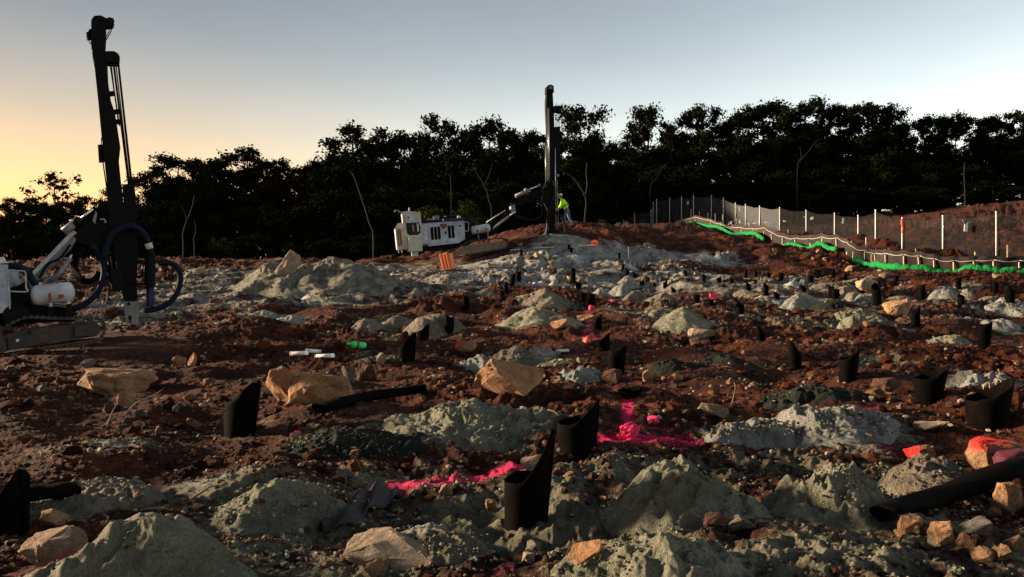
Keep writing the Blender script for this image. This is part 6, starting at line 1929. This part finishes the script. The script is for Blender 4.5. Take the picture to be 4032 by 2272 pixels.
for i in range(len(POSTS) - 1):
    n = 14
    V, Fc = [], []
    for k in range(n + 1):
        t = k / n
        tp = _tops[i].lerp(_tops[i + 1], t); bt = _bots[i].lerp(_bots[i + 1], t)
        zg = float(base_h(np.array([bt.x]), np.array([bt.y]))[0])
        bt = Vector((bt.x, bt.y, min(bt.z, zg)))
        sag = -0.10 * math.sin(math.pi * t) + 0.02 * math.sin(9 * t + i) - 0.05
        off = Vector((0.05, 0.05, 0))
        for j in range(5):
            q = bt.lerp(tp + Vector((0, 0, sag)), j / 4) + off * (1 + 0.8 * math.sin(3.1 * t * (1 + i % 3) + j))
            V.append(q - f0)
    for k in range(n):
        for j in range(4):
            a = k * 5 + j
            Fc.append((a, a + 5, a + 6, a + 1))
    MB().add(V, Fc, True).build('screen_panel', M['screen'] if POSTS[i][3] < 62 else M['screen_dense_lightened'], fen)
    MB().tube([V[k * 5 + 4] for k in range(n + 1)], 0.012, 5).build('top_wire', M['black_metal'], fen)

# ---- notices, ribbon
def notice(x, y, w, h, d, label, tilt=0.0, lines=True):
    c = P(*fc(x, y), d - 0.12)
    s = (d) / FPX / FC[2]
    o = MB().box((0, 0, 0), (w * s, 0.012, h * s)).build('paper_notice', M['paper'], None, c)
    o.rotation_euler = (0.04, tilt, 0.5)
    if lines:
        for k in range(3):
            MB().box((0, -0.008, h * s * (0.25 - 0.22 * k)), (w * s * 0.6, 0.004, h * s * 0.05)).build('print_line', M['ink'], o)
    tag(o, label, 'notice', 'white notices tied to the fence')
    return o
notice(608, 88, 9, 20, 78, 'white notice on the far left stretch of the fence', 0.05, False)
notice(911, 124, 8, 24, 68, 'narrow white notice left of the fence bend', -0.1, False)
notice(1517, 192, 15, 32, 51.5, 'white notice in the middle of the fence', 0.05)
nt_ = notice(2235, 234, 32, 42, 38.6, 'largest white notice, near the right end of the fence', 0.04)
for (a, b, c, d) in ((2225, 212, 2215, 185), (2238, 210, 2272, 198), (2250, 252, 2272, 252)):
    q0 = P(*fc(a, b), 38.4) - nt_.location; q1 = P(*fc(c, d), 38.4) - nt_.location
    t_ = MB().tube([nt_.matrix_basis.to_3x3().inverted() @ q0, nt_.matrix_basis.to_3x3().inverted() @ q1], 0.008, 5).build('tie', M['ink'], nt_)
mb = MB()
a, b = P(*fc(1861, 262), 42.9), P(*fc(1862, 180), 42.9)
rb = mb.tube(smooth_path([Vector((0, 0, 0)), (b - a) * 0.3 + Vector((0.03, 0, 0)), (b - a) * 0.7 + Vector((-0.02, 0, 0)), b - a], 5), 0.045, 8).build('ribbon', M['ribbon'], None, a)
tag(rb, 'bright orange ribbon wound around a fence post', 'ribbon')

# ------------------------------------------------------------------ silt fence: stakes, black fabric, white rope
SILT = [(370, 205, 78), (470, 190, 73), (560, 190, 70), (650, 192, 67), (740, 200, 63), (800, 215, 60), (860, 235, 57.5), (920, 262, 54.5), (985, 285, 51.5), (1050, 300, 49), (1100, 314, 47.5), (1162, 325, 46),
        (1238, 332, 44.5), (1320, 342, 43), (1390, 352, 41.5), (1480, 380, 40), (1535, 392, 39), (1570, 390, 38.4), (1640, 392, 37.6), (1680, 420, 36.8), (1706, 440, 36.2), (1768, 470, 35), (1870, 487, 34.2), (1962, 482, 33.8),
        (2050, 492, 33.4), (2165, 506, 33), (2286, 488, 32.6), (2395, 482, 32.3), (2546, 480, 32), (2700, 485, 31.8)]
sf = empty('silt_fence', P(*fc(1480, 380), 40))
tag(sf, 'low black silt fence with wooden stakes and white rope along the screened fence', 'silt fence')
s0 = sf.location.copy()
_stk_h = [20, 24, 26, 28, 34, 38, 40, 40, 42, 42, 42, 42, 38, 36, 45, 60, 40, 36, 66, 55, 56, 45, 50, 60, 48, 55, 68, 50, 62, 60]
_ln, _tp = [], []
_rk = random.Random(11)
for (x, y, d), hh in zip(SILT, _stk_h):
    p = P(*fc(x, y), d)
    zg = float(base_h(np.array([p.x]), np.array([p.y]))[0])
    p.z = sum(gz(p.x + a_, p.y + b_) for a_ in (-0.7, 0, 0.7) for b_ in (-0.5, 0, 0.5)) / 9
    s = d / FPX / FC[2]
    h = max(0.55, hh * s)
    lean = Vector((_rk.uniform(-0.10, 0.10), 0, 1)) * h
    _ln.append(p); _tp.append(h)
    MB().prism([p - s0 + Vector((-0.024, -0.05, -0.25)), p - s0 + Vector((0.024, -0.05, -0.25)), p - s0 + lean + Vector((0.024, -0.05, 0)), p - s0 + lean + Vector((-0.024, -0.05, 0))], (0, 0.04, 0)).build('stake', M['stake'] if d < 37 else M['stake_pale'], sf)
for i in range(len(_ln) - 1):
    n = 8
    V, Fc, rp = [], [], []
    for k in range(n + 1):
        t = k / n
        b = _ln[i].lerp(_ln[i + 1], t)
        zg = gz(b.x, b.y)
        b.z = max(b.z, zg - 0.25)
        hh = 0.82 * (1 if _ln[i].y < 60 else 0.8)
        top = b + Vector((0, 0.03 * math.sin(7 * t + i), hh - 0.10 * math.sin(math.pi * t) * (0.4 + 0.6 * ((i * 37) % 10) / 10)))
        lowp = Vector((b.x, b.y + 0.05, min(b.z, zg) - 0.1))
        for j in range(4):
            V.append(lowp.lerp(top, j / 3) - s0 + Vector((0, 0.03 * math.sin(5 * t + j * 2 + i), 0)))
        rp.append(top.lerp(lowp, 0.22) - s0 + Vector((0, -0.055, 0)))
    for k in range(n):
        for j in range(3):
            a = k * 4 + j
            Fc.append((a, a + 4, a + 5, a + 1))
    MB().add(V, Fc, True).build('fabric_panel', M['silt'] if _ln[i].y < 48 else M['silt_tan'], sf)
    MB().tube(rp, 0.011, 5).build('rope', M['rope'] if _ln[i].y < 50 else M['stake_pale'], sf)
# loose stakes between the two fences
for (x, yt, yb, d, m_) in ((626, 126, 162, 74, 'stake_pale'), (675, 136, 160, 73, 'stake_pale'), (725, 146, 175, 71, 'stake_pale'), (768, 150, 185, 69, 'stake_pale'), (812, 155, 195, 66, 'stake_pale'), (968, 205, 232, 58, 'stake_pale'), (1195, 245, 275, 51, 'stake_pale'), (1567, 312, 335, 43, 'stake_pale'),
                           (1652, 290, 318, 42, 'stake_pale'), (1785, 350, 380, 38.5, 'stake_pale'), (1944, 356, 402, 37, 'stake'), (2292, 374, 415, 35, 'stake'), (2481, 333, 382, 36, 'stake')):
    a = P(*fc(x, yb + 14), d); b = P(*fc(x, yt), d)
    zg = float(base_h(np.array([a.x]), np.array([a.y]))[0])
    a.z = min(a.z, zg)
    o = MB().prism([Vector((-0.025, 0, -0.2)), Vector((0.025, 0, -0.2)), b - a + Vector((0.025, 0, 0)), b - a + Vector((-0.025, 0, 0))], (0, 0.04, 0)).build('wooden_stake', M[m_], None, a)
    tag(o, 'spare wooden stake standing between the silt fence and the screened fence', 'stake', 'stakes between the fences')

# ---- green filter sock: three lengths
def sock(pts, r, mat, label):
    q = []
    for (x, y, d) in pts:
        p = P(*fc(x, y), d)
        zg = max(gz(p.x + ox, p.y + oy) for ox in (-0.15, 0, 0.15) for oy in (-0.15, 0.0, 0.15))
        q.append(Vector((p.x, p.y, zg + r * 0.55)))
    base = q[0].copy()
    path = [v - base for v in smooth_path(q, 12)]
    for _k in range(14):
        zz = [v.z for v in path]
        for i_ in range(1, len(path) - 1):
            path[i_].z = 0.25 * zz[i_ - 1] + 0.5 * zz[i_] + 0.25 * zz[i_ + 1]
    path = [Vector((v.x, v.y, max(v.z, -0.12 + gz(v.x + base.x, v.y + base.y) + r * 0.5 - base.z))) for v in path]
    n = len(path)
    rs = [r * (1 + 0.06 * math.sin(i * 0.9) + 0.06 * math.sin(i * 2.3 + 1)) for i in range(n)]
    rs[0] = rs[-1] = r * 0.5
    path = [v + Vector((0, 0, 0.03 * math.sin(i * 0.35) + 0.015 * math.sin(i * 1.1))) for i, v in enumerate(path)]
    o = MB().tube(path, rs, 14).build('filter_sock', M[mat], None, base)
    return tag(o, label, 'filter sock', 'filter socks along the silt fence')
sock([(385, 208, 77), (430, 207, 75), (520, 207, 71.5), (585, 208, 69)], 0.15, 'sock_tan', 'dusty far end of the filter sock along the far silt fence')
sock([(580, 203, 69), (650, 206, 66), (710, 217, 63), (780, 235, 59.5), (860, 262, 56), (930, 290, 52.5), (985, 302, 50), (1055, 316, 47.5)], 0.125, 'sock', 'green filter sock curving down the far half of the silt fence')
sock([(1160, 330, 45.2), (1230, 340, 44), (1300, 355, 42.6), (1370, 365, 41.2), (1430, 375, 40.2), (1482, 388, 39.2)], 0.125, 'sock', 'short middle length of green filter sock above the cut bank')
sock([(1575, 400, 37.6), (1640, 392, 37), (1660, 420, 36), (1700, 452, 35.2), (1760, 480, 34.4), (1850, 497, 33.6), (1960, 500, 33.1), (2060, 508, 32.8), (2160, 517, 32.5), (2230, 518, 32.2), (2300, 502, 31.9), (2400, 492, 31.6), (2470, 482, 31.4), (2580, 492, 31.2), (2700, 495, 31)], 0.15, 'sock', 'long bright green filter sock sweeping to the right edge')

# ------------------------------------------------------------------ small things lying about
def bottle():
    x, y, z = spot(1405, 1372)
    s = y / FPX
    r = 14 * s
    o = empty('bottle', (x, y, z + r * 0.9), (0, 0, 0))
    tag(o, 'bright green plastic bottle lying left of the black damp heap', 'bottle')
    ax = Vector((1, 0.25, -0.18)).normalized()
    prof = [(-36, 6), (-30, 6), (-29, 5.2), (-26, 5.5), (-18, 12), (-10, 14), (-2, 13.6), (4, 11.5), (8, 13), (16, 14), (28, 14), (34, 12.5), (36, 8)]
    MB().tube([ax * (a * s) for a, b in prof], [b * s for a, b in prof], 18).build('body', M['bottle'], o)
    MB().tube([ax * (-38 * s), ax * (-30 * s)], 6.6 * s, 14).build('cap', M['bottle'], o)
    MB().tube([ax * (-1 * s), ax * (9 * s)], 14.3 * s, 18, caps=False).build('label_band', M['bottle_label'], o)
bottle()
def cartridge(x0, y0, x1, y1, r, label):
    a = Vector(spot((x0 + x1) / 2, max(y0, y1) + 4))
    s = a.y / FPX
    dx, dz = (x1 - x0) * s / 2, -(y1 - y0) * s
    v = Vector((dx, -dz * 0.9, dz * 0.25))
    o = empty('cartridge', a + Vector((0, 0.05, r * s)))
    MB().tube([-v, v], r * s, 14).build('sleeve', M['white_plastic'], o)
    MB().tube([-v * 1.06, -v * 0.98], r * s * 1.06, 14).build('end_cap', M['white_plastic'], o)
    MB().tube([v * 0.98, v * 1.06], r * s * 1.06, 14).build('end_cap', M['white_plastic'], o)
    tag(o, label, 'cartridge', 'white cartridges left of the green bottle')
cartridge(1140, 1398, 1208, 1388, 8.5, 'left one of three white cylindrical cartridges on the soil')
cartridge(1206, 1374, 1256, 1390, 8.5, 'upper middle one of three white cylindrical cartridges')
cartridge(1240, 1408, 1312, 1396, 8.5, 'right one of three white cylindrical cartridges')

def plastic_block():
    """orange chock with slots"""
    x, y, z = spot(1757, 1062)
    s = y / FPX
    o = empty('wheel_chock', (x, y, z), (0, rad(-6), rad(-18)))
    tag(o, 'orange slotted plastic block standing in front of the far rig track', 'block')
    w, h, d = 46 * s, 64 * s, 40 * s
    MB().prism([Vector((-w * .52, 0, h)), Vector((-w * .30, 0, 0)), Vector((w * .5, 0, 0)), Vector((w * .36, 0, h * .95))], (0, d, 0)).build('body', M['orange'], o, bevel=0.02)
    for k in range(3):
        a = -w * .46 + k * w * .27
        MB().prism([Vector((a, -0.05, h * 1.0)), Vector((a + w * .10, -0.05, h * 1.0)), Vector((a + w * .32, -0.05, 0.0)), Vector((a + w * .22, -0.05, 0.0))], (0, 0.06, 0)).build('rib', M['yellow'] if False else M['orange'], o)
    MB().box((-w * .1, d * .5, h * 1.03), (w * .25, d * .3, h * .08)).build('handle', M['orange'], o, bevel=0.01)
plastic_block()
def jug():
    x, y, z = spot(2340, 968)
    s = y / FPX
    o = empty('fuel_can', (x, y, z), (0, 0, rad(-15)))
    tag(o, 'small bright orange can on the soil right of the far mast', 'can')
    w, h = 22 * s, 19 * s
    MB().prism([Vector((-w / 2, 0, 0)), Vector((w / 2, 0, 0)), Vector((w / 2, 0, h * .95)), Vector((w * .3, 0, h)), Vector((-w * .5, 0, h * .9))], (0, w * .6, 0)).build('body', M['orange_bright'], o, bevel=0.02)
    MB().tube([Vector((-w * .2, w * .3, h * .95)), Vector((-w * .15, w * .3, h * 1.15)), Vector((w * .2, w * .3, h * 1.15)), Vector((w * .28, w * .3, h * .98))], 0.014, 6).build('handle', M['orange_bright'], o)
    MB().prism([Vector((-w * .25, -0.012, h * .3)), Vector((w * .2, -0.012, h * .3)), Vector((w * .2, -0.012, h * .6)), Vector((-w * .25, -0.012, h * .6))], (0, 0.01, 0)).build('recess', M['rust'], o)
jug()
def cup():
    x, y, z = spot(2240, 1098)
    s = y / FPX
    o = empty('cup', (x, y, z))
    tag(o, 'small yellow-orange cup standing left of the tall thin tube', 'cup')
    MB().tube([Vector((0, 0, 0)), Vector((0, 0, 20 * s))], [5.5 * s, 6.2 * s], 14).build('body', M['yellow'], o)
    MB().tube([Vector((0, 0, 20 * s)), Vector((0, 0, 21.5 * s))], [6.6 * s, 6.6 * s], 14).build('rim', M['yellow'], o)
cup()
def stick(pts, r, mat, name, label, cat, w=0.0):
    q = [P(a, b, d) for a, b, d in pts]
    base = q[0].copy()
    o = MB().tube(smooth_path([v - base for v in q], 4) if len(q) > 2 else [v - base for v in q], r, 6).build(name, M[mat], None, base)
    return tag(o, label, cat)
x, y, z = spot(2475, 1020)
o = MB().prism([Vector((-0.025, 0, -0.1)), Vector((0.025, 0, -0.1)), Vector((0.022, 0, 0.58)), Vector((-0.022, 0, 0.58))], (0, 0.03, 0)).build('survey_stake', M['stake_pale'], None, (x, y, z))
tag(o, 'thin white survey stake on the pale dust slope right of the centre', 'stake')
x, y, z = spot(3800, 1165)
stick([(3755, 1128, y + 0.6), (3780, 1148, y + 0.2), (3815, 1172, y - 0.1)], 0.02, 'twig', 'stick', 'thin dark leaning stick above the right field', 'stick')
# dead roots in the left soil bank
def root(pts, r, label):
    q = []
    for (a, b, up) in pts:
        x, y, z = spot(a, b)
        q.append(Vector((x, y, z + up)))
    base = q[0].copy()
    pa = smooth_path([v - base for v in q], 5)
    n = len(pa)
    o = MB().tube(pa, [r * (1 - 0.6 * i / n) for i in range(n)], 6).build('root', M['twig'], None, base)
    tag(o, label, 'root', 'dead roots sticking out of the soil')
root([(485, 1650, 0.02), (540, 1620, 0.10), (600, 1590, 0.10), (648, 1545, 0.06)], 0.012, 'long thin root on the soil bank right of the pale boulder')
root([(415, 1695, 0.0), (440, 1665, 0.10), (462, 1632, 0.12)], 0.010, 'short root sticking up below the long thin one')
root([(2005, 1640, 0.02), (2090, 1628, 0.05), (2170, 1640, 0.06), (2200, 1650, 0.03)], 0.010, 'thin root reaching the tube left of the pink patch')
root([(750, 1950, 0.01), (810, 1935, 0.04), (830, 1918, 0.03), (900, 1915, 0.02)], 0.010, 'dark crooked root on the dust left of centre')
root([(1240, 1560, 0.02), (1330, 1530, 0.1), (1375, 1500, 0.12)], 0.010, 'twig leaning on the rough orange boulder')
root([(2880, 1600, 0.0), (2895, 1570, 0.12), (2890, 1550, 0.14)], 0.008, 'small twig standing left of the dark damp heap')
# pale boards and scraps on the far slope
def board(px, py, w, rz, label, th=0.04):
    x, y, z = spot(px, py)
    s = y / FPX
    o = MB().box((0, 0, th * 0.6), (w * s, 0.16, th)).build('board', M['plank'], None, (x, y, z))
    o.rotation_euler = (0.03, -0.06, rz)
    tag(o, label, 'board', 'pale boards left on the far slope')
board(2040, 985, 60, 0.1, 'pale board lying in front of the far rig track')
board(2310, 972, 70, 0.35, 'pale board right of the two tiny tubes by the far mast')
board(2140, 978, 80, 0.0, 'pale board at the foot of the far mast')
board(1560, 1085, 40, 0.3, 'pale board on the slope left of the orange block')
board(2215, 1385, 50, 0.05, 'pale flat stick beside the crumbly blue-grey heap', 0.03)
# pipe lying at the foot of the spoil pile
x, y, z = spot(1520, 1075)
o = MB().tube([Vector((-0.38, -0.05, 0.09)), Vector((0.42, 0.1, 0.12))], 0.09, 14).build('plastic_pipe', M['grey_steel'], None, (x, y, z))
tag(o, 'short grey pipe lying at the right foot of the spoil pile', 'pipe')
x, y, z = spot(2312, 1352)
o = MB().box((0, 0, 0.05), (0.12, 0.08, 0.09)).build('orange_scrap', M['orange_bright'], None, (x, y, z)); o.rotation_euler = (0.2, 0.1, 0.4)
o.modifiers.new('bevel', 'BEVEL').width = 0.02
tag(o, 'bright orange-red plastic scrap left of the overlapping tubes', 'plastic scrap')
x, y, z = spot(2452, 1090)
